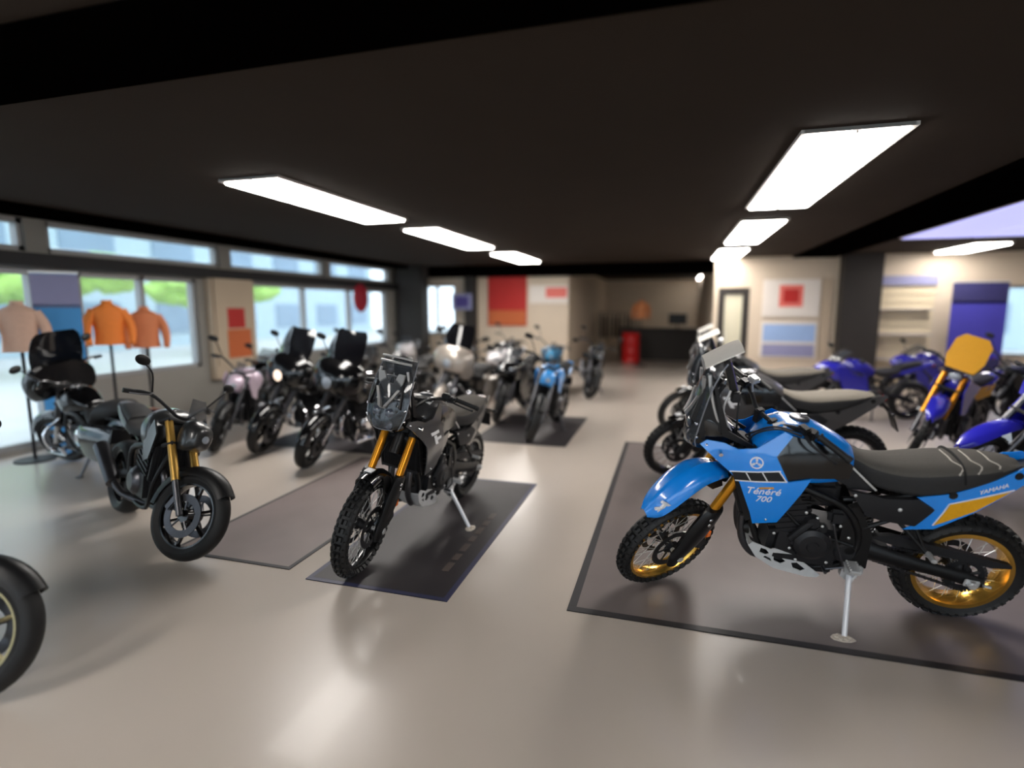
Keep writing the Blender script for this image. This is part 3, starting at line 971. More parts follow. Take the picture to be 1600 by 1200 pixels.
    m = MB()
    for s in (1, -1):
        m.panel([(.70, 1.22), (.66, 1.34), (.60, 1.46), (.585, 1.45), (.64, 1.33), (.675, 1.20)], lambda x, z: 0.12 - 0.12 * max(0, z - 1.22), 0.01, s, 0.08)
        m.panel([(.60, 1.46), (.585, 1.45), (.50, 1.16), (.36, 1.075), (.375, 1.06), (.53, 1.13)], lambda x, z: 0.135 - 0.08 * max(0, z - 1.15), 0.014, s, 0.08)
        m.panel([(.52, 1.15), (.58, 1.36), (.63, 1.30), (.66, 1.15), (.62, 1.08)], lambda x, z: 0.125 - 0.1 * max(0, z - 1.15), 0.008, s, 0.08)
    part('tower_frame', m, BLACK, nose)
    m = MB()
    for s in (1, -1):
        m.tube([(.615, s * 0.10, 1.47), (.60, s * 0.115, 1.36), (.56, s * 0.115, 1.22), (.50, s * 0.10, 1.12)], [0.01, 0.008, 0.007, 0.007], 8, 4)
        m.tube([(.50, s * 0.09, 1.38), (.53, s * 0.095, 1.26), (.47, s * 0.09, 1.12)], 0.007, 8, 4)
    m.tube([(.60, -0.115, 1.40), (.61, 0, 1.42), (.60, 0.115, 1.40)], 0.008, 8, 4)
    part('tower_bracket', m, ALU, nose)
    m = MB()
    for s in (1, -1):
        m.panel([(.715, 1.20), (.69, 1.25), (.66, 1.34), (.672, 1.34), (.70, 1.27), (.728, 1.22)], lambda x, z: 0.02 + 0.5 * max(0, z - 1.2), 0.02, s, 0.1)
    m.prism([(-.10, 1.45), (-.055, 1.45), (-.02, 1.37), (.02, 1.37), (.055, 1.45), (.10, 1.45), (.09, 1.38), (.04, 1.30), (-.04, 1.30), (-.09, 1.38)], .632, .647, 'yz')
    part('nose_trim', m, mat('grey_trim', (150, 148, 146), 0.4, metal=0.3, noise=0.05), nose)
    # dash
    m = MB(); m.box((.50, 0, 1.44), (0.035, 0.13, 0.21), Matrix.Rotation(0.28, 3, 'Y'), bev=0.008)
    dash = part('dashboard', m, BLACK)
    m = MB(); m.box((.482, 0, 1.45), (0.006, 0.108, 0.165), Matrix.Rotation(0.28, 3, 'Y')); part('display', m, DISPLAY, dash)
    m = MB(); m.box((.470, -0.02, 1.405), (0.004, 0.03, 0.025), Matrix.Rotation(0.28, 3, 'Y')); part('warning_light', m, REDLENS, dash)
    m = MB(); m.tube([(.53, 0.05, 1.40), (.56, 0.05, 1.32), (.52, 0.04, 1.18)], 0.012, 8, 4); m.tube([(.53, -0.05, 1.40), (.56, -0.05, 1.32), (.52, -0.04, 1.18)], 0.012, 8, 4)
    m.box((.47, 0.075, 1.34), (0.05, 0.035, 0.06), bev=0.008)
    part('dash_mount', m, MATTE, dash)
    # windscreen: curved sheet
    m = MB()
    rows = [(.715, 1.045, .10), (.725, 1.09, .125), (.715, 1.16, .145), (.69, 1.28, .15), (.655, 1.40, .14), (.61, 1.50, .13), (.585, 1.54, .125)]
    rings = []
    for x, z, hw in rows:
        a = [(x - 0.055 * (t * t), t * hw, z) for t in np.linspace(-1, 1, 9)]
        rings.append(a + [(p[0] - 0.004, p[1], p[2]) for p in reversed(a)])
    m.loft(rings, 3, 1)
    ws = part('windscreen', m, SCREEN, sharp=50)
    m = MB()
    for s in (1, -1):
        m.tube([(x - 0.055, s * hw, z) for x, z, hw in rows], 0.004, 6, 3)
    m.tube([(rows[0][0] - 0.055 * t * t, t * rows[0][2], rows[0][1]) for t in np.linspace(-1, 1, 7)], 0.004, 6, 2)
    part('screen_edge', m, mat('screen_edge_grey', (120, 122, 128), 0.2, coat=0.5, noise=0.05), ws)
    for s in (1, -1):
        for x, z in ((.66, 1.12), (.665, 1.20)):
            m = MB(); m.ball((x + 0.004, s * 0.142, z), 0.009, 8); part('screen_bolt', m, CHROME, ws)
    # raised deflector along the top of the screen
    m = MB()
    rings = []
    for x, z, hw in ((.64, 1.525, .115), (.57, 1.565, .12), (.50, 1.602, .12), (.455, 1.622, .115)):
        a = [(x, t * hw, z - 0.012 * t * t) for t in np.linspace(-1, 1, 7)]
        rings.append(a + [(p[0], p[1], p[2] - 0.006) for p in reversed(a)])
    m.loft(rings, 3, 1)
    if screen_top:
        part('screen_deflector', m, CLEAR, ws, sharp=50)
    else:
        m.bm.free()
        m = MB()
        m.tube([(.60, -0.115, 1.52), (.625, 0, 1.525), (.60, 0.115, 1.52)], 0.011, 8, 5, flat=0.8)
        m.tube([(.59, -0.112, 1.555), (.61, 0, 1.56), (.59, 0.112, 1.555)], 0.008, 8, 5)
        part('screen_rail', m, ALU, ws)
    # --- frame
    m = MB()
    for s in (1, -1):
        m.tube([(.40, s * 0.04, 1.02), (.30, s * 0.11, .93), (.05, s * 0.14, .83), (-.13, s * 0.145, .74), (-.22, s * 0.14, .58), (-.22, s * 0.12, .40)], 0.019, 10, 5)
        m.tube([(.43, s * 0.035, .88), (.36, s * 0.10, .72), (.30, s * 0.12, .50), (.20, s * 0.09, .35), (-.04, s * 0.085, .30), (-.20, s * 0.12, .37)], 0.016, 10, 5)
        m.tube([(-.12, s * 0.12, .78), (-.45, s * 0.115, .83), (-.85, s * 0.07, .94)], 0.014, 8, 4)
        m.tube([(-.21, s * 0.13, .60), (-.40, s * 0.13, .70), (-.72, s * 0.085, .87)], 0.012, 8, 4)
        m.tube([(.30, s * 0.12, .92), (.10, s * 0.14, .62), (-.20, s * 0.14, .50)], 0.012, 8, 4)
        m.prism([(-.14, .72), (-.20, .76), (-.29, .58), (-.29, .36), (-.17, .32), (-.13, .48)], s * 0.10, s * 0.142)
        m.panel([(.24, .80), (.06, .815), (-.02, .76), (.12, .755)], lambda x, z: 0.15, 0.012, s, 0.3, holes=([(.20, .79), (.13, .79), (.14, .77)], [(.10, .795), (.05, .80), (.02, .77), (.09, .77)]))
    m.tube([(leg_x(.80) - 0.04, 0, .80), (leg_x(1.02) - 0.04, 0, 1.02)], 0.042, 14)
    part('frame', m, BLACK)
    # --- engine
    m = MB()
    m.box((.03, 0, .45), (.40, .28, .26), Matrix.Rotation(-0.12, 3, 'Y'), bev=0.04)
    m.box((-.13, 0, .44), (.20, .24, .22), bev=0.05)
    m.box((.13, 0, .66), (.22, .27, .26), Matrix.Rotation(0.2, 3, 'Y'), bev=0.025)
    m.box((.15, 0, .80), (.24, .25, .10), Matrix.Rotation(0.2, 3, 'Y'), bev=0.025)
    for i in range(5):
        m.box((.12 + i * .008, 0, .58 + i * .035), (.235, .285, .012), Matrix.Rotation(0.2, 3, 'Y'))
    m.box((.0, 0, .30), (.30, .2, .08), bev=0.02)
    m.box((-.03, 0, .78), (.18, .2, .16), bev=0.03)
    eng = part('engine', m, ENGINE, warp=False, sharp=30)
    m = MB()
    m.lathe([(0.0, 0.055), (0.03, 0.055), (0.034, 0.048), (0.07, 0.046), (0.095, 0.03), (0.105, 0.0), (0.0, 0.0)], (.01, 0.14, .50), (0, 1, 0), 36, closed=False)
    for i in range(7):
        a = 2 * PI * i / 7
        m.cyl((.01 + 0.098 * math.cos(a), 0.14, .50 + 0.098 * math.sin(a)), (.01 + 0.098 * math.cos(a), 0.165, .50 + 0.098 * math.sin(a)), 0.012, n=10)
    part('generator_cover', m, ENGINE, eng, warp=False, sharp=28)
    m = MB(); m.lathe([(0.0, 0.05), (0.06, 0.048), (0.10, 0.03), (0.12, 0.0), (0.0, 0.0)], (-.06, -0.14, .46), (0, -1, 0), 32, closed=False); part('clutch_cover', m, ENGINE, eng, warp=False, sharp=28)
    m = MB()
    m.lathe([(0.0, 0.03), (0.05, 0.03), (0.065, 0.015), (0.07, 0), (0, 0)], (-.17, 0.12, .45), (0, 1, 0), 24, closed=False)
    m.lathe([(0.0, 0.04), (0.032, 0.04), (0.04, 0.0), (0, 0)], (.02, 0.13, .64), (0, 1, 0), 20, closed=False)
    m.tube([(.02, 0.15, .64), (.07, 0.165, .60), (.12, 0.15, .52)], 0.02, 10, 4)
    m.box((-.03, 0.14, .60), (.06, .05, .05), bev=0.01)
    m.box((-.10, 0.14, .68), (.09, .05, .09), bev=0.02)
    part('sprocket_cover', m, MATTE, eng, warp=False, sharp=30)
    for x, z in ((.12, .46), (.08, .385), (-.03, .62), (-.12, .63), (.0, .67), (-.08, .385), (.21, .55), (-.17, .56), (.06, .70)):
        m = MB(); m.ball((x, 0.158, z), 0.009, 7, (1, 0.6, 1)); part('engine_bolt', m, ALU, eng, warp=False)
    m = MB()
    m.tube([(-.075, 0.185, .655), (-.10, 0.19, .56), (-.16, 0.185, .385)], 0.005, 7, 3); m.ball((-.075, 0.185, .655), 0.008, 7)
    m.tube([(-.16, 0.185, .385), (-.06, 0.19, .365)], 0.007, 8); m.cyl((-.06, 0.17, .365), (-.06, 0.225, .365), 0.009, n=10)
    part('gear_lever', m, STEEL, eng, warp=False)
    m = MB()
    for s in (1, -1):
        m.tube([(.25, s * 0.07, .70), (.36, s * 0.075, .64), (.36, s * 0.07, .45), (.27, s * 0.06, .33), (.08, -0.05, .30)], 0.022, 12, 5)
    m.tube([(.08, -0.05, .30), (-.15, -0.10, .31), (-.33, -0.14, .46), (-.45, -0.165, .60)], 0.026, 12, 5)
    ex = part('exhaust', m, STEEL, warp=False)
    m = MB()
    secs = [[(x, -y0 + r * math.cos(a) * 0.8, z + r * math.sin(a)) for a in np.linspace(0, 2 * PI, 14, endpoint=False)] for x, y0, z, r in ((-.42, .16, .57, .035), (-.50, .17, .63, .062), (-.80, .185, .76, .068), (-1.0, .185, .85, .06), (-1.03, .185, .865, .04))]
    m.loft(secs, 3, 1)
    part('muffler', m, MATTE, ex)
    m = MB(); m.panel([(-.50, .69), (-.78, .83), (-.80, .77), (-.52, .61)], lambda x, z: 0.252, 0.01, -1, 0.1); part('heat_shield', m, BLACK, ex)
    # --- radiator
    m = MB()
    m.box((.40, 0, .78), (.035, .27, .26), Matrix.Rotation(0.2, 3, 'Y'))
    for i in range(22):
        m.box((.419 + 0.0, -0.126 + i * 0.012, .78), (.012, .003, .25), Matrix.Rotation(0.2, 3, 'Y'))
    m.box((.425, 0, .915), (.05, .29, .03), bev=0.008); m.box((.375, 0, .65), (.05, .29, .03), bev=0.008)
    part('radiator', m, MATTE)
    m = MB()
    for s in (1, -1):
        m.panel([(.47, .94), (.42, .93), (.34, .64), (.37, .62)], lambda x, z: 0.165, 0.012, s, 0.1)
    m.lathe([(0.075, -0.012), (0.085, -0.012), (0.085, 0.012), (0.075, 0.012)], (.395, -0.03, .72), (1, 0, -0.2), 28)
    part('radiator_shroud', m, BLACK)
    # horn and pipes below
    m = MB(); m.lathe([(0, 0.03), (0.035, 0.03), (0.045, 0.0), (0, 0)], (.33, 0.06, .52), (1, 0, 0), 20, closed=False); m.tube([(.34, 0.06, .56), (.36, 0.05, .64)], 0.008, 6)
    part('horn', m, BLACK, warp=False)
    # --- skid plate
    SKO = [(.315, .475), (.335, .445), (.285, .36), (.18, .285), (.0, .243), (-.06, .245), (-.075, .265), (.03, .355), (.09, .405), (.19, .438), (.21, .43)]
    HO = ([(.265, .435), (.235, .425), (.215, .395), (.235, .385), (.27, .40)], [(.19, .385), (.15, .375), (.12, .345), (.145, .325), (.185, .345)], [(.09, .34), (.06, .345), (.01, .30), (.03, .283), (.075, .30)], [(.205, .36), (.195, .335), (.245, .365), (.235, .375)])
    m = MB()
    for s in (1, -1):
        m.panel(SKO, lambda x, z: 0.115 + 0.16 * max(0, z - 0.25), 0.006, s, 0.3, holes=HO)
    lo = [(.335, .445), (.285, .36), (.18, .285), (.0, .243), (-.06, .245)]
    rings = []
    for x, z in lo:
        hw = 0.115 + 0.16 * max(0, z - 0.25)
        a = [(x, t * hw, z - 0.014 * (1 - t * t)) for t in np.linspace(-1, 1, 7)]
        rings.append(a + [(p[0] - 0.004, p[1], p[2] + 0.005) for p in reversed(a)])
    m.rings(rings)
    part('skid_plate', m, PLATEALU, warp=False, sharp=25)
    # --- foot pegs
    for s in (1, -1):
        m = MB()
        m.box((-.20, s * 0.205, .40), (.055, .10, .022), Matrix.Rotation(-0.1, 3, 'Y'), bev=0.004)
        for i in range(5):
            m.box((-.175, s * (.17 + .018 * i), .416), (.008, .008, .014)); m.box((-.225, s * (.17 + .018 * i), .411), (.008, .008, .014))
        m.prism([(-.23, .40), (-.17, .40), (-.18, .33), (-.22, .30)], s * 0.14, s * 0.16)
        m.tube([(-.20, s * 0.13, .37), (-.20, s * 0.18, .39)], 0.016, 10)
        part('foot_peg', m, ALU, warp=False)
        m = MB()
        m.tube([(-.36, s * 0.12, .72), (-.47, s * 0.15, .60), (-.545, s * 0.165, .515)], 0.012, 8, 3); m.tube([(-.44, s * 0.115, .74), (-.545, s * 0.165, .52)], 0.009, 8)
        pg = part('passenger_peg_bracket', m, BLACK, warp=False)
        m = MB(); m.box((-.555, s * 0.205, .515), (.028, .085, .022), Matrix.Rotation(-0.25, 3, 'Y'), bev=0.005); part('passenger_peg', m, ALU, pg, warp=False)
    # --- swingarm, shock, chain
    m = MB()
    for s in (1, -1):
        secs = []
        for x, z, h, w in ((-.17, .47, .05, .03), (-.28, .465, .062, .03), (-.45, .425, .05, .026), (-.65, .378, .042, .022), (-.80, .338, .045, .02), (-.87, .325, .03, .018)):
            y = s * (0.105 + 0.02 * min(1, (-x - .17) / .3))
            secs.append([(x + h * 0.25 * math.sin(a), y + w * math.cos(a), z + h * math.sin(a)) for a in np.linspace(PI / 4, 2 * PI + PI / 4, 8, endpoint=False)])
        m.loft(secs, 3, 1)
    m.box((-.36, 0, .45), (.10, .22, .07), bev=0.015)
    m.cyl((-.19, -0.15, .47), (-.19, 0.15, .47), 0.026, n=14)
    swing = part('swingarm', m, BLACK, warp=False, sharp=45)
    m = MB(); m.box((-.80, 0.155, .335), (.075, .012, .045), Matrix.Rotation(-0.15, 3, 'Y'), bev=0.005); m.cyl((-.7975, -0.16, .335), (-.7975, 0.185, .335), 0.016, n=12); m.cyl((-.7975, 0.16, .335), (-.7975, 0.178, .335), 0.024, n=6)
    m.cyl((-.86, 0.15, .325), (-.895, 0.15, .318), 0.008, n=8)
    part('rear_axle', m, ALU, swing, warp=False)
    m = MB()
    m.panel([(-.27, .545), (-.40, .56), (-.62, .52), (-.99, .435), (-.995, .415), (-.90, .41), (-.62, .47), (-.42, .50)], lambda x, z: 0.105, 0.035, 1, 0.1)
    part('chain_guard', m, MATTE, swing, warp=False, sharp=30)
    m = MB()
    y = 0.08
    def link(x0, z0, x1, z1, n):
        for i in range(n):
            t = (i + 0.5) / n
            a = math.atan2(z1 - z0, x1 - x0)
            m.box((x0 + (x1 - x0) * t, y, z0 + (z1 - z0) * t), (0.013, 0.014 if i % 2 else 0.009, 0.014), Matrix.Rotation(-a, 3, 'Y'))
    link(-.17, .49, -.79, .437, 40); link(-.17, .43, -.81, .232, 42)
    for i in range(18):
        a = PI / 2 + PI * (i + 0.5) / 18
        m.box((-.7975 + 0.104 * math.cos(a), y, .335 + 0.104 * math.sin(a)), (0.013, 0.014 if i % 2 else 0.009, 0.014), Matrix.Rotation(-a - PI / 2, 3, 'Y'))
    part('chain', m, STEEL, warp=False)
    m = MB(); m.tube([(-.25, 0, .74), (-.33, 0, .48)], 0.022, 10)
    for i in range(9):
        z = .52 + .022 * i
        x = -.25 - (.74 - z) * .31
        m.lathe([(0.034, -0.005), (0.042, -0.005), (0.042, 0.005), (0.034, 0.005)], (x, 0, z), (0.3, 0, 1), 18)
    part('shock', m, STEEL, warp=False)
    # --- rear fender, plate holder, tail light
    m = MB()
    m.half_loft([(x, [(0.0, zb), (w, zb), (w, zb + 0.03), (0.0, zb + 0.04)]) for x, zb, w in ((-.45, .72, .10), (-.65, .80, .10), (-.85, .90, .085), (-1.0, .96, .065))], 3, 1)
    m.tube([(-.98, 0.03, .95), (-1.08, 0.03, .84), (-1.13, 0.03, .74)], 0.012, 8, 3); m.tube([(-.98, -0.03, .95), (-1.08, -0.03, .84), (-1.13, -0.03, .74)], 0.012, 8, 3)
    m.box((-1.125, 0, .74), (.012, .15, .15), Matrix.Rotation(0.35, 3, 'Y'))
    for s in (1, -1):
        m.tube([(-1.06, s * 0.02, .86), (-1.06, s * 0.12, .855)], 0.008, 8); m.ball((-1.06, s * 0.135, .855), 0.022, 8, (1, 1.2, 0.8))
    rf = part('rear_fender', m, BLACK)
    m = MB(); m.box((-1.02, 0, .975), (.03, .09, .04), bev=0.01); part('tail_light', m, REDLENS, rf)
    # --- side stand (leans out to the ground on the left)
    m = MB()
    lean = pal['lean']
    foot = V(-.145, .40 * math.cos(lean), .40 * math.sin(lean) + 0.005)
    top = V(-.215, .135, .325)
    m.tube([tuple(top), tuple(foot)], [0.016, 0.0135], 12)
    stn = part('side_stand', m, mat('stand_silver', (228, 229, 234), 0.35, metal=0.15, noise=0.06), warp=False)
    m = MB(); m.prism([(-.27, .36), (-.17, .37), (-.165, .30), (-.20, .27), (-.25, .29)], .115, .15); m.cyl((-.215, .10, .33), (-.215, .165, .33), 0.016, n=8); m.tube([(-.25, .16, .35), (-.20, .18, .25)], 0.007, 6)
    m.box((-.245, .16, .355), (.05, .03, .06), bev=0.01)
    part('stand_bracket', m, ALU, stn, warp=False)
    m = MB()
    n = 9
    pl = []
    for i in range(n):
        a = 2 * PI * i / n
        pl.append((0.06 * math.cos(a) * (1 + 0.12 * math.sin(3 * a)), 0.038 * math.sin(a)))
    m.prism(pl, -0.005, 0.006, 'xy')
    for i in range(6):
        a = 2 * PI * i / 6
        m.box((0.03 * math.cos(a), 0.02 * math.sin(a), 0.009), (0.02, 0.012, 0.008), Matrix.Rotation(a, 3, 'Z'))
    Rl = Matrix.Rotation(lean, 3, 'X')
    m.map(lambda x, y, z: tuple(Vector(foot) + Rl @ Vector((x, y, z)) + Vector((0.012, 0.015 * math.cos(lean), -0.005))))
    part('stand_foot', m, mat('stand_foot_silver', (205, 196, 184), 0.5, metal=0.2, noise=0.3, nscale=80), stn, warp=False)
    return root

def stand_bike(o, x, y, heading, lean, z=0.0075):
    """heading = direction the bike points (radians, world)"""
    o.location = (x, y, z)
    o.rotation_euler = (Matrix.Rotation(heading, 3, 'Z') @ Matrix.Rotation(-lean, 3, 'X')).to_euler()

PB = dict(name='blue', paint=BLUE, rim=GOLD, fork=FORKGOLD, lean=.214)
PG = dict(name='grey', paint=GREY, rim=GLOSS, fork=FORKGOLD, lean=.16, seat=SEATTOP)
bb = adventure_bike(PB, 1.0, True, .66)
stand_bike(bb, .801, 3.526, math.radians(183.14), .214)
tag(bb, 'bright blue adventure motorcycle with gold rims and high front fender', 'motorcycle', 'adventure motorcycles on side stands')
gb = adventure_bike(PG, 0.92, False, .13, False)
stand_bike(gb, -1.925, 3.84, math.radians(266.4), .16)
tag(gb, 'dark grey adventure motorcycle with gold forks facing the camera', 'motorcycle', 'adventure motorcycles on side stands')
PS = dict(PG, lean=.16)
PS['seat'] = mat('seat_fabric_light', (104, 98, 89), 0.9, noise=0.2, nscale=120, bump=0.2, bscale=400)
sb = adventure_bike(PS, 0.97, False, .42, True)
stand_bike(sb, .89, 5.86, math.radians(181), .16)
tag(sb, 'black adventure motorcycle with grey seat standing directly behind the blue one', 'motorcycle', 'adventure motorcycles on side stands')
tb = copy_tree(sb)
stand_bike(tb, .98, 7.95, math.radians(181), .16, 0.001)
tag(tb, 'farthest black adventure motorcycle, third in line behind the blue one', 'motorcycle')

# ------------------------------------------------------------------ other motorcycles (same local frame)
def street_bike(style, paint, fork=None, rim=None, seatm=None, plate=None, wheelbase=1.42):
    fork = fork or STEEL; rim = rim or GLOSS; seatm = seatm or SEATSIDE
    root = empty('motorcycle')
    h = wheelbase / 2
    dirt, cru, sport = style == 'dirt', style == 'tourer', style == 'sport'
    Rf, Rr = (0.345, 0.33) if dirt else (0.31, 0.315)
    wf, wr = (0.085, 0.12) if dirt else ((0.13, 0.18) if cru else (0.12, 0.18))
    def wheel(name, x, R, w):
        m = MB()
        ri = R - (0.085 if not dirt else 0.07)
        m.lathe([(ri + 0.015, w * 0.36), (ri - 0.012, w * 0.34), (ri - 0.022, 0.0), (ri - 0.012, -w * 0.34), (ri + 0.015, -w * 0.36), (ri + 0.0, 0.0)], n=40)
        m.lathe([(0.0, -0.07), (0.045, -0.07), (0.05, -0.03), (0.05, 0.03), (0.045, 0.07), (0.0, 0.07)], n=18, closed=False)
        ns = 24 if dirt else 6
        for i in range(ns):
            a = 2 * PI * i / ns
            if dirt:
                m.cyl((0.045 * math.sin(a), 0.04 * (-1) ** i, 0.045 * math.cos(a)), (ri * math.sin(a), 0, ri * math.cos(a)), 0.003, n=5)
            else:
                m.tube([(0.04 * math.sin(a), 0, 0.04 * math.cos(a)), (ri * math.sin(a + 0.12), 0, ri * math.cos(a + 0.12))], [0.022, 0.016], 8, flat=0.6)
        o = m.build(name, rim, root); o.location = (x, 0, R)
        m = MB()
        prof = []
        for t in np.linspace(-0.5, 0.5, 9):
            a = t * PI
            prof.append((R - (1 - math.cos(a)) * (R - ri) * 0.62, math.sin(a) * w / 2))
        prof += [(ri, w * 0.36), (ri, -w * 0.36)]
        m.lathe(prof, n=48)
        if dirt:
            for i in range(36):
                a = 2 * PI * i / 36
                for y in (-w * 0.3, 0, w * 0.3):
                    m.box(((R) * math.sin(a), y, (R) * math.cos(a)), (0.024, w * 0.2, 0.018), Matrix.Rotation(a, 3, 'Y'))
        m.build('tyre', RUBBER, o)
        for s in (1, -1):
            m = MB()
            m.lathe([(0.15, s * 0.075 - 0.003), (0.15, s * 0.075 + 0.003), (0.10, s * 0.075 + 0.003), (0.10, s * 0.075 - 0.003)], n=32)
            for i in range(5):
                a = 2 * PI * i / 5
                m.tube([(0.04 * math.sin(a), s * 0.07, 0.04 * math.cos(a)), (0.105 * math.sin(a), s * 0.075, 0.105 * math.cos(a))], 0.007, 6)
            m.build('brake_disc', STEEL, o)
            if x < 0 and s == 1: break
        return o
    wheel('front_wheel', h, Rf, wf)
    wheel('rear_wheel', -h, Rr, wr)
    hz = {'dirt': 1.16, 'tourer': 1.12, 'sport': 0.90, 'naked': 1.06}[style]
    # steering axis line from front axle up to the head
    hx = h - {'dirt': 0.44, 'tourer': 0.42, 'sport': 0.33, 'naked': 0.36}[style]
    hh = {'dirt': 1.02, 'tourer': 0.95, 'sport': 0.88, 'naked': 0.92}[style]
    root['half_base'] = h; root['rake'] = (h - hx) / (hh - Rf); root['axle_height'] = Rf
    sx = lambda z: h + (hx - h) * (z - Rf) / (hh - Rf)
    for s in (1, -1):
        m = MB(); m.tube([(sx(Rf + 0.22), s * 0.10, Rf + 0.22), (sx(hh), s * 0.10, hh)], 0.028, 14)
        f = m.build('fork_leg', fork, root)
        m = MB(); m.tube([(sx(Rf), s * 0.10, Rf), (sx(Rf + 0.24), s * 0.10, Rf + 0.24)], 0.023, 12); m.box((h - 0.10, s * 0.085, Rf + 0.07), (0.05, 0.05, 0.11), Matrix.Rotation(0.5, 3, 'Y'), bev=0.008)
        m.build('slider', STEEL if not cru else CHROME, f)
    m = MB()
    for z in (hh - 0.16, hh):
        m.box((sx(z) - 0.02, 0, z), (0.10, 0.26, 0.03), Matrix.Rotation(-0.45, 3, 'Y'), bev=0.008)
    m.build('triple_clamp', MATTE, root)
    # front fender
    m = MB()
    secs = []
    if dirt:
        for x, z, hw in ((h - 0.32, 0.80, .05), (h - 0.15, 0.83, .09), (h + 0.05, 0.80, .095), (h + 0.22, 0.73, .08), (h + 0.33, 0.66, .03)):
            secs.append([(x, -hw, z - 0.05), (x, -hw * 0.6, z - 0.01), (x, 0, z), (x, hw * 0.6, z - 0.01), (x, hw, z - 0.05), (x, hw * 0.9, z - 0.06), (x, 0, z - 0.012), (x, -hw * 0.9, z - 0.06)])
    else:
        for a in np.radians(np.linspace(-85, 55 if not cru else 75, 10)):
            R2, hw = Rf + 0.02, wf * 0.56
            P = lambda d, y: (h - (R2 + d) * math.sin(-a), y, Rf + (R2 + d) * math.cos(a))
            secs.append([P(-0.05, -hw), P(-0.01, -hw * 0.9), P(0.015, -hw * 0.5), P(0.022, 0), P(0.015, hw * 0.5), P(-0.01, hw * 0.9), P(-0.05, hw), P(-0.012, hw * 0.82), P(0.012, 0), P(-0.012, -hw * 0.82)])
    m.loft(secs, 2, 1)
    m.build('front_fender', paint if (dirt or cru) else BLACK, root, 55)
    # frame + engine + swingarm
    m = MB()
    for s in (1, -1):
        m.tube([(hx - 0.02, s * 0.04, hh - 0.06), (0.15, s * 0.13, hh - 0.18), (-0.15, s * 0.14, 0.66), (-0.24, s * 0.12, 0.42)], 0.024, 10, 4)
        m.tube([(hx + 0.03, s * 0.04, hh - 0.16), (0.30, s * 0.12, 0.48), (0.18, s * 0.12, 0.26), (-0.2, s * 0.11, 0.26), (-0.24, s * 0.12, 0.42)], 0.016, 8, 4)
        m.tube([(-0.12, s * 0.11, 0.72), (-h - 0.02, s * 0.08, 0.86 if not cru else 0.68)], 0.014, 8)
    m.build('frame', BLACK, root)
    m = MB()
    m.box((0.0, 0, 0.42), (0.42, 0.30, 0.26), bev=0.04)
    if cru:
        for a in (-0.42, 0.42):
            R = Matrix.Rotation(a, 3, 'Y')
            for i in range(7):
                m.box(tuple(V(0.03, 0, 0.5) + np.array(R @ Vector((0, 0, 0.04 + 0.028 * i)))), (0.15, 0.17, 0.015), R, bev=0.004)
            m.box(tuple(V(0.03, 0, 0.5) + np.array(R @ Vector((0, 0, 0.25)))), (0.13, 0.15, 0.07), R, bev=0.015)
    else:
        m.box((0.12, 0, 0.62), (0.22, 0.28, 0.22), Matrix.Rotation(0.35, 3, 'Y'), bev=0.02)
        for i in range(4):
            m.box((0.09 + 0.012 * i, 0, 0.55 + 0.04 * i), (0.24, 0.30, 0.012), Matrix.Rotation(0.35, 3, 'Y'))
    e = m.build('engine', ENGINE, root, 30)
    for s in (1, -1):
        m = MB(); m.lathe([(0.0, 0.045), (0.07, 0.042), (0.10, 0.02), (0.11, 0.0), (0.0, 0.0)], (-0.02, s * 0.145, 0.43), (0, s, 0), 24, closed=False)
        m.build('engine_cover', CHROME if cru else STEEL, e, 30)
    m = MB()
    for s in (1, -1):
        m.tube([(-0.22, s * 0.11, 0.44), (-0.45, s * 0.125, 0.40), (-h, s * 0.12, Rr)], [0.04, 0.035, 0.03], 10, 3)
    m.cyl((-h, -0.15, Rr), (-h, 0.15, Rr), 0.015, n=10)
    m.build('swingarm', MATTE, root)
    if not cru:
        m = MB(); m.box((0.30, 0, 0.62), (0.035, 0.30, 0.30), Matrix.Rotation(0.35, 3, 'Y'), bev=0.006)
        for i in range(12):
            m.box((0.318, -0.13 + i * 0.0236, 0.62), (0.01, 0.005, 0.27), Matrix.Rotation(0.35, 3, 'Y'))
        m.build('radiator', MATTE, root)
    # tank, seat, tail
    def dom(x, zb, zt, hw):
        return (x, [(0.0, zb), (hw * 0.8, zb), (hw, zb + (zt - zb) * 0.45), (hw * 0.85, zt - (zt - zb) * 0.2), (hw * 0.45, zt - 0.006), (0.0, zt)])
    zt = {'dirt': 0.98, 'tourer': 0.92, 'sport': 0.94, 'naked': 0.96}[style]
    m = MB()
    hwk = {'dirt': 0.12, 'tourer': 0.17, 'sport': 0.165, 'naked': 0.175}[style]
    m.half_loft([dom(hx - 0.01, zt - 0.14, zt - 0.02, hwk * 0.5), dom(hx - 0.10, zt - 0.22, zt + 0.04, hwk), dom(hx - 0.24, zt - 0.24, zt + 0.04, hwk * 1.02), dom(hx - 0.38, zt - 0.22, zt - 0.03, hwk * 0.75), dom(hx - 0.48, zt - 0.2, zt - 0.1, hwk * 0.5)], 4, 3)
    tk = m.build('fuel_tank', paint, root, 60)
    m = MB(); m.lathe([(0, 0), (0.045, 0), (0.045, 0.012), (0, 0.016)], (hx - 0.18, 0, zt + 0.043), (0, 0, 1), 20, closed=False); m.build('tank_cap', CHROME, tk)
    m = MB()
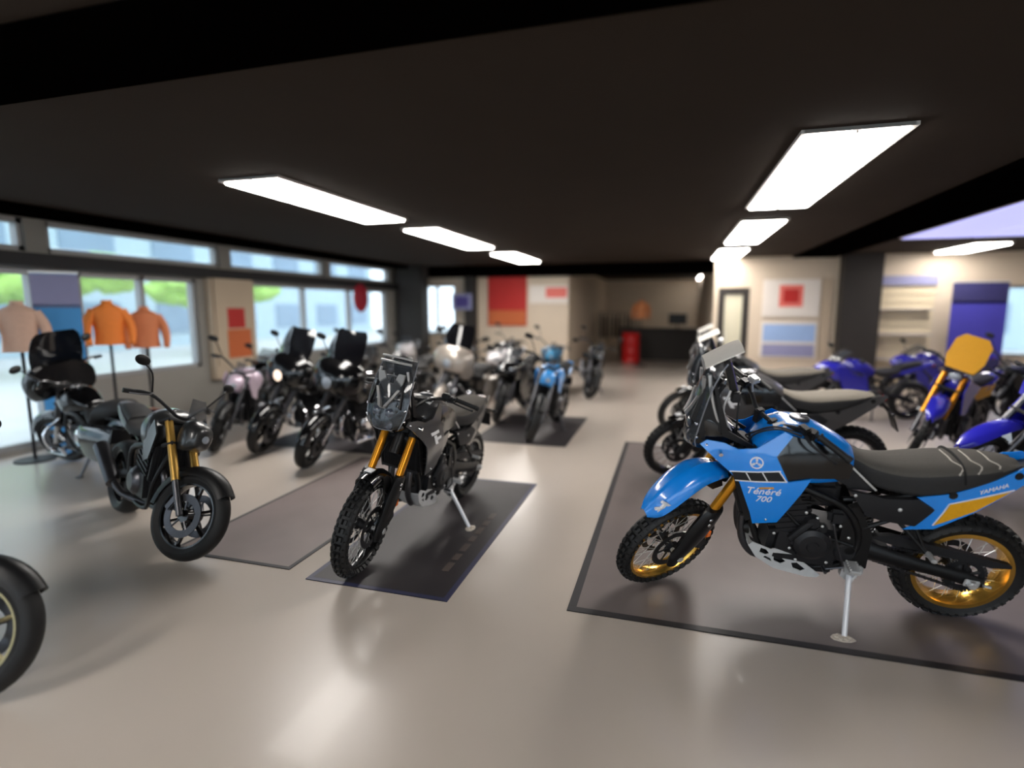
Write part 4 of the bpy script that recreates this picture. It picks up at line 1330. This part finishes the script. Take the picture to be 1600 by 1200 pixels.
    if dirt:
        ss = [dom(hx - 0.30, .88, .985, .06), dom(hx - 0.5, .86, .94, .085), dom(-h + 0.30, .87, .95, .095), dom(-h + 0.0, .91, .97, .08), dom(-h - 0.08, .93, .965, .05)]
    elif cru:
        ss = [dom(hx - 0.42, .66, .80, .10), dom(hx - 0.60, .60, .71, .18), dom(-h + 0.35, .62, .74, .18), dom(-h + 0.28, .68, .84, .16), dom(-h + 0.05, .72, .86, .15), dom(-h - 0.08, .76, .84, .10)]
    else:
        ss = [dom(hx - 0.40, .76, .87, .08), dom(hx - 0.55, .74, .82, .13), dom(-h + 0.30, .76, .85, .14), dom(-h + 0.26, .80, .90, .11), dom(-h - 0.02, .88, .96, .09), dom(-h - 0.06, .90, .95, .05)]
    m.half_loft(ss, 3, 3)
    m.build('seat', seatm, root, 60)
    m = MB()
    if cru:
        m.half_loft([dom(-h + 0.28, .40, .66, .12), dom(-h + 0.05, .44, .72, .13), dom(-h - 0.18, .44, .66, .12), dom(-h - 0.34, .36, .50, .10)], 3, 3)
    else:
        a = 0.05 if dirt else 0.0
        m.half_loft([dom(-h + 0.36, .72 + a, .80 + a, .12), dom(-h + 0.12, .77 + a, .87 + a, .12), dom(-h - 0.14, .86 + a, .94 + a, .09), dom(-h - (0.34 if dirt else 0.24), .91 + a, .955 + a, .06)], 3, 3)
    tl = m.build('tail_cowl', paint, root, 60)
    tx = -h - (0.34 if cru else 0.24)
    m = MB(); m.box((tx - 0.0, 0, 0.55 if cru else 0.91), (0.03, 0.12, 0.05), bev=0.01); m.build('tail_light', REDLENS, tl)
    m = MB(); m.tube([(-h - 0.1, 0, .84), (-h - 0.28, 0, .68)], 0.014, 8); m.box((-h - 0.30, 0, .62), (.012, .16, .14), Matrix.Rotation(0.3, 3, 'Y')); m.build('plate_holder', BLACK, tl)
    # exhaust
    m = MB()
    for s in (1, -1):
        m.tube([(0.24, s * 0.07, .60), (0.36, s * 0.07, .50), (0.28, s * 0.05, .28), (0.0, -0.06, .24)], 0.022, 10, 4)
    m.tube([(0.0, -0.06, .24), (-0.25, -0.15, .27), (-0.38, -0.19, .34)], 0.026, 10, 4)
    m.tube([(-0.38, -0.195, .34), (-h - 0.05, -0.205, .36 if cru else .58)], [0.05, 0.058], 16)
    m.build('exhaust', CHROME if cru else STEEL, root)
    # handlebar
    m = MB()
    if sport:
        hb = [(hx - 0.10, 0.34, hh - 0.03), (hx - 0.02, 0.18, hh + 0.01), (hx, 0.10, hh + 0.02)]
    else:
        hb = [(hx - 0.16, 0.40, hz), (hx - 0.08, 0.26, hz + 0.02), (hx - 0.02, 0.10, hh + 0.08), (hx - 0.01, 0.04, hh + 0.05)]
    m.tube(hb + [(x, -y, z) for x, y, z in reversed(hb)], 0.0125, 8, 4)
    hbar = m.build('handlebar', MATTE if not cru else CHROME, root)
    for s in (1, -1):
        a, b = hb[0], hb[1]
        m = MB(); m.tube([(a[0], s * a[1], a[2]), (a[0] * 0.55 + b[0] * 0.45, s * (a[1] * 0.55 + b[1] * 0.45), a[2] * 0.55 + b[2] * 0.45)], 0.018, 12); m.build('grip', RUBBER, hbar)
        m = MB(); m.tube([(b[0] + 0.02, s * b[1], b[2] + 0.01), (b[0] + 0.05, s * (b[1] + 0.05), b[2] - 0.01), (a[0] + 0.06, s * a[1], a[2] - 0.01)], 0.006, 6, 3); m.build('lever', STEEL, hbar)
        if not dirt:
            m = MB(); m.tube([(b[0] + 0.02, s * b[1], b[2] + 0.01), (b[0] + 0.05, s * (b[1] + 0.08), b[2] + 0.14), (b[0] + 0.02, s * (b[1] + 0.14), b[2] + 0.19)], 0.006, 6, 3)
            m.ball((b[0] + 0.02, s * (b[1] + 0.16), b[2] + 0.21), 0.05, 10, (0.28, 1.25, 0.75)); m.build('mirror', BLACK, hbar)
    # head of the bike
    fx = sx(hh - 0.1) + 0.06
    if style == 'naked':
        m = MB(); m.half_loft([dom(fx - 0.02, hh - 0.17, hh + 0.04, .08), dom(fx + 0.06, hh - 0.17, hh + 0.05, .10), dom(fx + 0.13, hh - 0.14, hh + 0.02, .085), dom(fx + 0.155, hh - 0.11, hh - 0.02, .05)], 3, 3)
        hl = m.build('headlight_shell', paint, root, 60)
        m = MB(); m.ball((fx + 0.13, 0, hh - 0.075), 0.06, 10, (0.5, 1.1, 0.85)); m.build('headlight', LENS, hl)
        m = MB(); m.panel([(fx - 0.02, hh + .05), (fx + 0.06, hh + .06), (fx - 0.0, hh + .20), (fx - 0.03, hh + .20)], lambda x, z: 0.05, 0.1, 1, 0.1); m.build('fly_screen', SCREEN, hl)
        for s in (1, -1):
            m = MB(); m.panel([(hx + 0.02, zt + .0), (hx + 0.08, zt - .10), (hx - 0.05, .66), (hx - 0.16, .62), (hx - 0.18, .78)], lambda x, z: 0.175, 0.012, s, 0.08); m.build('side_scoop', paint, root, 30)
    elif sport:
        m = MB(); m.half_loft([dom(hx - 0.04, .70, hh + 0.02, .17), dom(hx + 0.12, .66, hh + 0.08, .19), dom(hx + 0.28, .70, hh + 0.05, .15), dom(hx + 0.40, .78, hh - 0.03, .08)], 3, 3)
        hl = m.build('nose_fairing', paint, root, 60)
        for s in (1, -1):
            m = MB(); m.ball((hx + 0.32, s * 0.08, .86), 0.05, 9, (0.9, 0.7, 0.5)); m.build('headlight', LENS, hl)
            m = MB(); m.panel([(hx + 0.14, .92), (hx + 0.10, .70), (hx - 0.0, .48), (-0.02, .26), (-0.26, .26), (-0.18, .42), (0.02, .52), (0.08, .76), (hx - 0.10, .86)], lambda x, z: 0.20 - 0.12 * max(0, .5 - z), 0.012, s, 0.07); m.build('side_fairing', paint, root, 30)
        m = MB()
        rings = []
        for x, z, w in ((hx + 0.26, hh + 0.04, .10), (hx + 0.18, hh + 0.13, .13), (hx + 0.06, hh + 0.22, .13), (hx - 0.02, hh + 0.25, .11)):
            q = [(x - 0.07 * t * t, t * w, z) for t in np.linspace(-1, 1, 7)]
            rings.append(q + [(p[0] - .004, p[1], p[2] - .003) for p in reversed(q)])
        m.loft(rings, 3, 1); m.build('windscreen', SCREEN, hl, 50)
    elif cru:
        m = MB(); m.half_loft([dom(fx - 0.14, hh - .06, hh + .26, .30), dom(fx - 0.02, hh - .10, hh + .28, .34), dom(fx + 0.10, hh - .10, hh + .22, .25), dom(fx + 0.16, hh - .06, hh + .12, .13)], 3, 3)
        hl = m.build('front_fairing', paint, root, 60)
        m = MB(); m.ball((fx + 0.125, 0, hh + 0.02), 0.09, 12, (0.6, 1, 1)); m.build('headlight', mat('lit_headlight', (255, 228, 205), 0.3, emit=1.2) if plate == 'lit' else LENS, hl)
        for s in (1, -1):
            m = MB(); m.ball((fx + 0.06, s * 0.22, hh - 0.03), 0.05, 9, (0.6, 1, 1)); m.build('spot_lamp', LENS, hl)
        m = MB()
        rings = []
        for x, z, w in ((fx + 0.03, hh + 0.22, .24), (fx - 0.03, hh + 0.38, .25), (fx - 0.10, hh + 0.54, .22), (fx - 0.13, hh + 0.60, .17)):
            q = [(x - 0.10 * t * t, t * w, z) for t in np.linspace(-1, 1, 7)]
            rings.append(q + [(p[0] - .004, p[1], p[2] - .003) for p in reversed(q)])
        m.loft(rings, 3, 1); m.build('windscreen', mat('dark_screen', (16, 16, 20), 0.1, alpha=0.92, coat=0.5, noise=0.05), hl, 50)
        for s in (1, -1):
            m = MB(); m.half_loft([dom(-h + 0.30, .36, .66, .001), dom(-h + 0.28, .36, .68, .085), dom(-h - 0.05, .34, .69, .11), dom(-h - 0.36, .36, .66, .085), dom(-h - 0.38, .4, .6, .02)], 3, 2)
            m.map(lambda x, y, z: (x, y + s * 0.27, z)); m.build('saddlebag', paint, root, 60)
            m = MB(); m.box((0.18, s * 0.26, .30), (.34, .11, .02), bev=0.005); m.tube([(0.32, s * 0.14, .62), (0.36, s * 0.30, .50), (0.34, s * 0.28, .32), (0.26, s * 0.12, .28)], 0.014, 8, 4); m.build('floorboard', CHROME, root)
    else:
        m = MB()
        pw, ph = (0.18, 0.24) if plate == 'big' else (0.12, 0.20)
        poly = [(-pw * 0.75, 0), (pw * 0.75, 0), (pw, ph * 0.5), (pw * 0.95, ph * 1.3), (pw * 0.6, ph * 1.6), (-pw * 0.6, ph * 1.6), (-pw * 0.95, ph * 1.3), (-pw, ph * 0.5)]
        m.prism(poly, 0.0, 0.02, 'yz')
        m.map(lambda x, y, z: (fx + 0.06 - 0.35 * z - 0.6 * y * y, y, hh + (0.10 if plate == 'big' else 0.02) + z))
        hl = m.build('number_plate', YELLOW if plate else paint, root)
        m = MB(); m.ball((fx + 0.05, 0, hh + 0.02), 0.055, 9, (0.5, 1.1, 0.8)); m.build('headlight', LENS, hl)
        for s in (1, -1):
            m = MB(); m.panel([(hx + 0.03, zt + .02), (hx + 0.12, zt - .12), (hx + 0.02, .60), (hx - 0.10, .58), (hx - 0.22, .80), (hx - 0.34, .90)], lambda x, z: 0.17 - 0.05 * max(0, z - .85), 0.01, s, 0.07); m.build('side_shroud', paint, root, 30)
            m = MB(); m.panel([(-0.10, .86), (-h + 0.05, .88), (-h + 0.10, .74), (-0.16, .70)], lambda x, z: 0.12, 0.01, s, 0.1); m.build('side_panel', plate and YELLOW or paint, root, 30)
    # side stand
    m = MB(); m.tube([(-0.12, 0.12, .30), (-0.06, 0.27, .055)], 0.014, 8); m.box((-0.055, 0.285, .05), (.07, .05, .012)); m.build('side_stand', STEEL, root)
    return root

LEAN = 0.16
PROTO = {}
STEERED = ('front_wheel', 'fork_leg', 'triple_clamp', 'front_fender', 'handlebar', 'headlight_shell', 'number_plate')
def turn_bars(o, a):
    h = o['half_base']
    k = o['rake']
    ax = Vector((-k, 0, 1)).normalized()
    base = Vector((h + k * o['axle_height'], 0, 0))
    S = Matrix.Translation(base) @ Matrix.Rotation(a, 4, ax) @ Matrix.Translation(-base)
    for c in kids(o):
        if c.name.split('.')[0] in STEERED:
            c.matrix_basis = S @ Matrix.Translation(Vector(c['rest']))
def place_bike(key, x, y, deg, label, z=0.0, group='other motorcycles on the showroom floor', steer=0.35):
    style, paint, kw = KINDS[key]
    if key not in PROTO:
        o = PROTO[key] = street_bike(style, paint, **kw)
        for c in kids(o):
            c['rest'] = tuple(c.location)
    else:
        o = copy_tree(PROTO[key])
    stand_bike(o, x, y, math.radians(deg), LEAN, z + 0.001)
    turn_bars(o, steer)
    tag(o, label, 'motorcycle', group)
    return o
ORANGE = mat('orange_paint', (236, 120, 40), 0.3, coat=0.7, noise=0.05)
SKYBLUE = mat('sky_blue_paint', (60, 150, 226), 0.28, coat=0.8, noise=0.04)
SILVERP = mat('pale_pink_silver_paint', (196, 176, 192), 0.3, metal=0.2, coat=0.6, noise=0.05)
WHITEP = mat('white_paint', (214, 210, 212), 0.3, coat=0.7, noise=0.04)
BEIGEP = mat('beige_silver_paint', (168, 158, 148), 0.3, metal=0.3, coat=0.6, noise=0.05)
RUSTF = mat('bronze_fork', (180, 140, 66), 0.35, metal=0.6, noise=0.08)
CYANP = mat('cyan_paint', (50, 140, 190), 0.3, coat=0.7, noise=0.04)
KINDS = {
    'roadster': ('naked', mat('charcoal_paint', (36, 37, 38), 0.35, coat=0.4, noise=0.05), dict(fork=RUSTF)),
    'black_roadster': ('naked', GLOSS, dict()),
    'tan_wheel': ('naked', GLOSS, dict(rim=mat('tan_rim', (150, 140, 104), 0.4, metal=0.5, noise=0.1))),
    'cruiser': ('tourer', GLOSS, dict(plate='lit')),
    'cruiser2': ('tourer', BEIGEP, dict()),
    'cruiser3': ('tourer', GLOSS, dict(plate='none')),
    'silver': ('naked', SILVERP, dict()),
    'sport_black': ('sport', GLOSS, dict()),
    'sport_white': ('sport', WHITEP, dict()),
    'sky': ('naked', SKYBLUE, dict()),
    'orange': ('dirt', ORANGE, dict()),
    'enduro': ('dirt', DEEPBLUE, dict(fork=FORKGOLD, plate='big')),
    'enduro_plain': ('dirt', DEEPBLUE, dict()),
    'sport_blue': ('sport', DEEPBLUE, dict()),
    'cyan': ('naked', CYANP, dict()),
}
place_bike('roadster', -3.90, 3.16, -24, 'dark grey roadster with bronze fork at the left, front wheel on mauve mat', 0.006, steer=.5)
place_bike('tan_wheel', -3.73, 1.40, 6, 'black motorcycle cut by the left edge, only a tan rimmed wheel showing', steer=.3)
place_bike('cruiser3', -5.95, 4.35, 170, 'black cruiser pointing left at the left edge, behind the dark grey roadster')
place_bike('cruiser', -4.65, 6.1, -98, 'black touring motorcycle with lit round headlight and dark windscreen', 0.006)
place_bike('cruiser3', -3.72, 5.75, -98, 'black touring motorcycle right of the one with the lit headlight')
place_bike('cruiser2', -3.28, 8.1, -98, 'beige touring motorcycle behind the black touring motorcycles', 0.0)
place_bike('silver', -5.55, 6.0, -75, 'pale pinkish silver roadster between black cruiser and touring motorcycle')
place_bike('sport_black', -6.5, 7.6, -70, 'black sport motorcycle in front of the left window')
place_bike('black_roadster', -5.5, 8.6, -75, 'black roadster standing before the tan wall pier')
place_bike('sport_black', -6.3, 9.9, -75, 'black sport motorcycle below the red round sign')
place_bike('sport_white', -6.3, 12.1, -75, 'white sport motorcycle near the far left window')
place_bike('black_roadster', -4.3, 10.6, -85, 'black roadster far back between white sport motorcycle and left window')
place_bike('sport_white', -3.3, 10.5, -95, 'white sport motorcycle far back beyond the beige touring motorcycle')
place_bike('sky', -1.72, 7.62, -92, 'sky blue roadster facing the camera on the small far mat', 0.006)
place_bike('sport_black', -2.55, 8.75, -92, 'black sport motorcycle left of the sky blue roadster')
place_bike('black_roadster', -1.62, 11.3, -80, 'black roadster far along the aisle behind the sky blue roadster')
place_bike('black_roadster', -4.4, 8.35, -95, 'black roadster close behind the black touring motorcycle with dark windscreen')
place_bike('cyan', -2.5, 11.2, -88, 'cyan roadster far back below the red wall banner')
place_bike('black_roadster', -3.9, 12.9, -85, 'black roadster far back below the purple sign')
place_bike('sport_black', -5.1, 12.75, -80, 'black sport motorcycle far back beside the dark column')
place_bike('enduro', 3.22, 7.7, 228, 'deep blue enduro motorcycle with yellow front plate')
place_bike('sport_blue', 3.0, 10.0, 190, 'deep blue sport motorcycle behind the farthest black adventure motorcycle')
place_bike('enduro_plain', 3.35, 6.0, 195, 'deep blue enduro motorcycle behind the blue bike\'s tail')
place_bike('black_roadster', 4.75, 9.3, 200, 'black roadster with tall mirrors at the right below the bright window')
place_bike('sport_blue', 4.6, 11.7, 195, 'deep blue sport motorcycle in front of the blue banner')

# ------------------------------------------------------------------ signs, banners, displays, furniture
def sign(name, label, cat, c, w, h, axis, mats, split=(), th=0.03, group=None):
    """a wall board facing -Y (axis 'y') or +X (axis 'x'): base board plus coloured fields"""
    t = empty(name, c)
    tag(t, label, cat, group)
    def bx(u, v, ww, hh, d0, d1):
        m = MB()
        if axis == 'y':
            m.box((u, -(d0 + d1) / 2, v), (ww, d1 - d0, hh), bev=0.002)
        else:
            m.box(((d0 + d1) / 2, u, v), (d1 - d0, ww, hh), bev=0.002)
        return m
    bx(0, 0, w, h, 0, th).build('board', mats[0], t)
    for i, (u, v, ww, hh, mt) in enumerate(split):
        bx(u, v, ww, hh, th - 0.001, th + 0.004 * (i + 1)).build('colour_field', mt, t)
    return t
RED = mat('sign_red', (176, 28, 22), 0.6, noise=0.08, nscale=3)
SALMON = mat('sign_salmon', (222, 110, 100), 0.6, noise=0.08)
ORNG = mat('sign_orange', (190, 96, 48), 0.6, noise=0.08)
WHT = mat('board_white', (222, 214, 206), 0.6, noise=0.04)
PALEBLUE = mat('board_pale_blue', (150, 178, 222), 0.6, noise=0.1, nscale=4)
PURP = mat('sign_purple', (72, 60, 130), 0.6, noise=0.1)
NAVY = mat('banner_navy', (44, 42, 92), 0.6, noise=0.1, nscale=3)
BANB = mat('banner_blue', (66, 62, 168), 0.6, noise=0.1, nscale=3)
SKYB = mat('banner_sky', (70, 150, 214), 0.6, noise=0.1, nscale=3)
LILAC = mat('banner_lilac', (140, 140, 176), 0.6, noise=0.1, nscale=3)
CREAMS = mat('slat_cream', (216, 200, 170), 0.7, noise=0.06)
PALEG = mat('sign_pale_grey', (176, 172, 176), 0.6, noise=0.05)

sign('wall_banner', 'large red wall banner with orange lower end, far left of the aisle', 'banner', (-4.5, 14.98, 2.02), 1.15, 1.5, 'y', [RED], [(0, -0.52, 1.1, 0.42, ORNG)])
sign('wall_sign', 'white wall sign with red field beside the red banner', 'sign', (-3.3, 14.98, 2.15), 1.1, 0.5, 'y', [WHT], [(0.22, 0.05, 0.6, 0.28, SALMON)])
sign('wall_sign', 'small purple sign left of the red wall banner', 'sign', (-5.75, 14.66, 1.95), 0.6, 0.45, 'y', [LILAC], [(0.0, 0.0, 0.4, 0.3, PURP)])
sign('poster', 'framed white poster with dark red square on the right partition', 'poster', (2.62, 13.98, 2.0), 1.2, 0.85, 'y', [WHT], [(0.0, 0.05, 0.5, 0.5, SALMON), (0, 0.05, 0.32, 0.3, RED)])
sign('poster', 'blue and pale framed poster under the poster with the red square', 'poster', (2.62, 13.98, 1.05), 1.2, 0.85, 'y', [WHT], [(0.0, 0.15, 1.1, 0.4, PALEBLUE), (0, -0.25, 1.1, 0.28, LILAC)])
sign('wall_panel', 'tall tan board edge right of the two posters', 'panel', (3.36, 13.98, 1.3), 0.2, 2.3, 'y', [PIER])
# slatted display board
t = empty('slat_board', (4.85, 13.98, 1.25)); tag(t, 'cream slatted display board right of the dark column', 'display board')
m = MB()
for i in range(14):
    m.box((0, -0.02, -1.15 + 0.17 * i), (1.15, 0.04, 0.15), bev=0.004)
m.build('slats', CREAMS, t)
m = MB(); m.box((0, -0.05, 1.12), (1.2, 0.06, 0.2)); m.build('header', LILAC, t)
for i in range(3):
    m = MB(); m.box((0, -0.14, -0.6 + 0.55 * i), (1.05, 0.22, 0.02)); m.build('shelf', PALEG, t)
def rollup(x, y, w, h, rz, label, top, mid, low):
    t = empty('roll_up_banner', (x, y, 0), rz); tag(t, label, 'banner', 'roll up banners')
    m = MB(); m.box((0, 0, 0.04), (w + 0.06, 0.16, 0.08), bev=0.02); m.build('base', ALU, t)
    m = MB(); m.tube([(0, 0.05, 0.05), (0, 0.05, h)], 0.01, 8); m.build('pole', ALU, t)
    m = MB(); m.box((0, 0, 0.08 + (h - 0.08) / 2), (w, 0.006, h - 0.08))
    m.bm.faces.ensure_lookup_table()
    s = m.build('sheet', low, t)
    m = MB(); m.box((0, -0.005, h * 0.58), (w, 0.004, h * 0.5)); m.build('printed_field', mid, s)
    m = MB(); m.box((0, -0.005, h * 0.9), (w, 0.004, h * 0.18)); m.build('printed_field', top, s)
    m = MB(); m.box((0, 0, h), (w + 0.02, 0.02, 0.03)); m.build('top_rail', ALU, t)
rollup(5.95, 13.3, 0.95, 2.3, 0, 'blue roll up banner with navy top left of the right window', NAVY, BANB, NAVY)
rollup(-7.15, 4.85, 0.45, 2.2, math.radians(52), 'sky blue roll up banner with grey top before the left window', LILAC, SKYB, SKYB)
sign('wall_poster', 'tan poster with dark red figure on the pier between left windows', 'poster', (XL + 0.125, 8.0, 1.55), 0.9, 1.5, 'x', [PIER], [(0, 0.05, 0.4, 0.35, RED), (0.05, -0.4, 0.55, 0.5, ORNG)])
# red round sign hanging in the window
t = empty('round_sign', (XL + 0.16, 12.1, 2.02)); tag(t, 'dark red round sign hanging in the left window', 'sign')
m = MB(); m.lathe([(0, -0.015), (0.33, -0.015), (0.35, 0), (0.33, 0.015), (0, 0.015)], (0, 0, 0), (1, 0, 0), 36, closed=False); m.build('disc', mat('sign_crimson', (160, 20, 46), 0.5, noise=0.06), t)
m = MB(); m.tube([(0, 0, 0.35), (0, 0, 0.42)], 0.006, 6); m.build('hanger', STEEL, t)
# jackets on stands
def jacket(x, y, z, col, label, rz=0.0):
    t = empty('jacket_stand', (x, y, 0), rz); tag(t, label, 'jacket on stand', 'riding jackets on stands')
    m = MB(); m.lathe([(0, 0), (0.2, 0), (0.2, 0.015), (0, 0.03)], (0, 0, 0), (0, 0, 1), 24, closed=False); m.tube([(0, 0, 0.02), (0, 0, z)], 0.018, 10); m.build('stand', MATTE, t)
    m = MB()
    secs = []
    for zz, a, b in ((-.30, .175, .11), (-.15, .16, .10), (0, .175, .11), (.12, .19, .10), (.18, .155, .09), (.23, .07, .065), (.28, .06, .055)):
        secs.append([(a * math.cos(q), b * math.sin(q), z + zz) for q in np.linspace(0, 2 * PI, 14, endpoint=False)])
    m.loft(secs, 3, 1)
    j = m.build('jacket', col, t, 60)
    for s in (1, -1):
        m = MB(); m.tube([(s * 0.145, 0, z + 0.145), (s * 0.22, -0.02, z + 0.0), (s * 0.24, -0.06, z - 0.16), (s * 0.225, -0.11, z - 0.30)], [0.065, 0.058, 0.05, 0.038], 12, 4); m.build('sleeve', col, j, 60)
jacket(-7.1, 5.42, 1.60, mat('jacket_orange', (240, 132, 50), 0.7, noise=0.1), 'orange riding jacket on a stand before the left window', 1.0)
jacket(-7.2, 6.02, 1.52, mat('jacket_rust', (214, 128, 84), 0.7, noise=0.1), 'rust orange riding jacket right of the brighter orange one', 1.0)
jacket(-7.15, 4.42, 1.58, mat('jacket_pink', (206, 170, 150), 0.7, noise=0.1), 'pale pink riding jacket at the left edge by the window', 1.0)
jacket(-0.9, 17.2, 1.75, mat('jacket_tan', (186, 116, 70), 0.7, noise=0.1), 'tan riding jacket on a stand far down the aisle', 0.0)
# counter, drum, racks in the far hall
t = empty('counter', (-0.42, 19.6, 0)); tag(t, 'dark service counter at the far end of the aisle', 'counter')
m = MB(); m.box((0, 0, 0.52), (2.6, 0.7, 1.04), bev=0.01); m.box((0, -0.36, 0.55), (2.4, 0.02, 0.7)); m.build('body', DARKCOL, t)
m = MB(); m.box((0, 0, 1.06), (2.75, 0.8, 0.04), bev=0.008); m.build('counter_top', MATTE, t)
t = empty('monitor', (0.2, 19.6, 1.08)); tag(t, 'dark monitor standing on the far service counter', 'monitor')
m = MB(); m.box((0, 0, 0.32), (0.6, 0.04, 0.36), bev=0.01); m.build('screen', BLACK, t); m = MB(); m.tube([(0, 0.02, 0), (0, 0.02, 0.2)], 0.02, 8); m.box((0, 0, 0.008), (0.24, 0.18, 0.016)); m.build('foot', BLACK, t)
t = empty('drum', (-1.25, 18.3, 0)); tag(t, 'red drum at the end of the aisle beside the dark counter', 'drum')
m = MB(); m.lathe([(0, 0), (0.29, 0), (0.3, 0.02), (0.29, 0.04), (0.29, 0.32), (0.3, 0.34), (0.29, 0.36), (0.29, 0.64), (0.3, 0.66), (0.29, 0.68), (0.29, 0.93), (0.3, 0.95), (0.29, 0.97), (0.27, 0.95), (0, 0.95)], (0, 0, 0), (0, 0, 1), 36, closed=False); m.build('shell', mat('drum_red', (196, 16, 18), 0.4, noise=0.05), t)
m = MB(); m.cyl((0.14, 0, 0.95), (0.14, 0, 0.98), 0.03, n=12); m.build('bung', STEEL, t)
# clothing rack far back, white display board
t = empty('clothes_rack', (-1.9, 20.5, 0)); tag(t, 'clothes rack of dark garments far back left of the red drum', 'clothes rack')
m = MB()
for s in (1, -1):
    m.tube([(s * 0.7, -0.25, 0.02), (s * 0.7, 0.25, 0.02)], 0.018, 8); m.tube([(s * 0.7, 0, 0.02), (s * 0.7, 0, 1.6)], 0.018, 8)
m.tube([(-0.7, 0, 1.6), (0.7, 0, 1.6)], 0.018, 8); m.build('rail', STEEL, t)
for i in range(9):
    m = MB(); x = -0.6 + 0.15 * i
    secs = [[(x + a * math.cos(q), b * math.sin(q), zz) for q in np.linspace(0, 2 * PI, 8, endpoint=False)] for zz, a, b in ((0.7, .05, .25), (1.0, .045, .22), (1.4, .04, .24), (1.52, .02, .10), (1.56, .01, .03))]
    m.loft(secs, 2, 1); m.build('garment', [GREY, MATTE, BEIGEP][i % 3], t, 60)
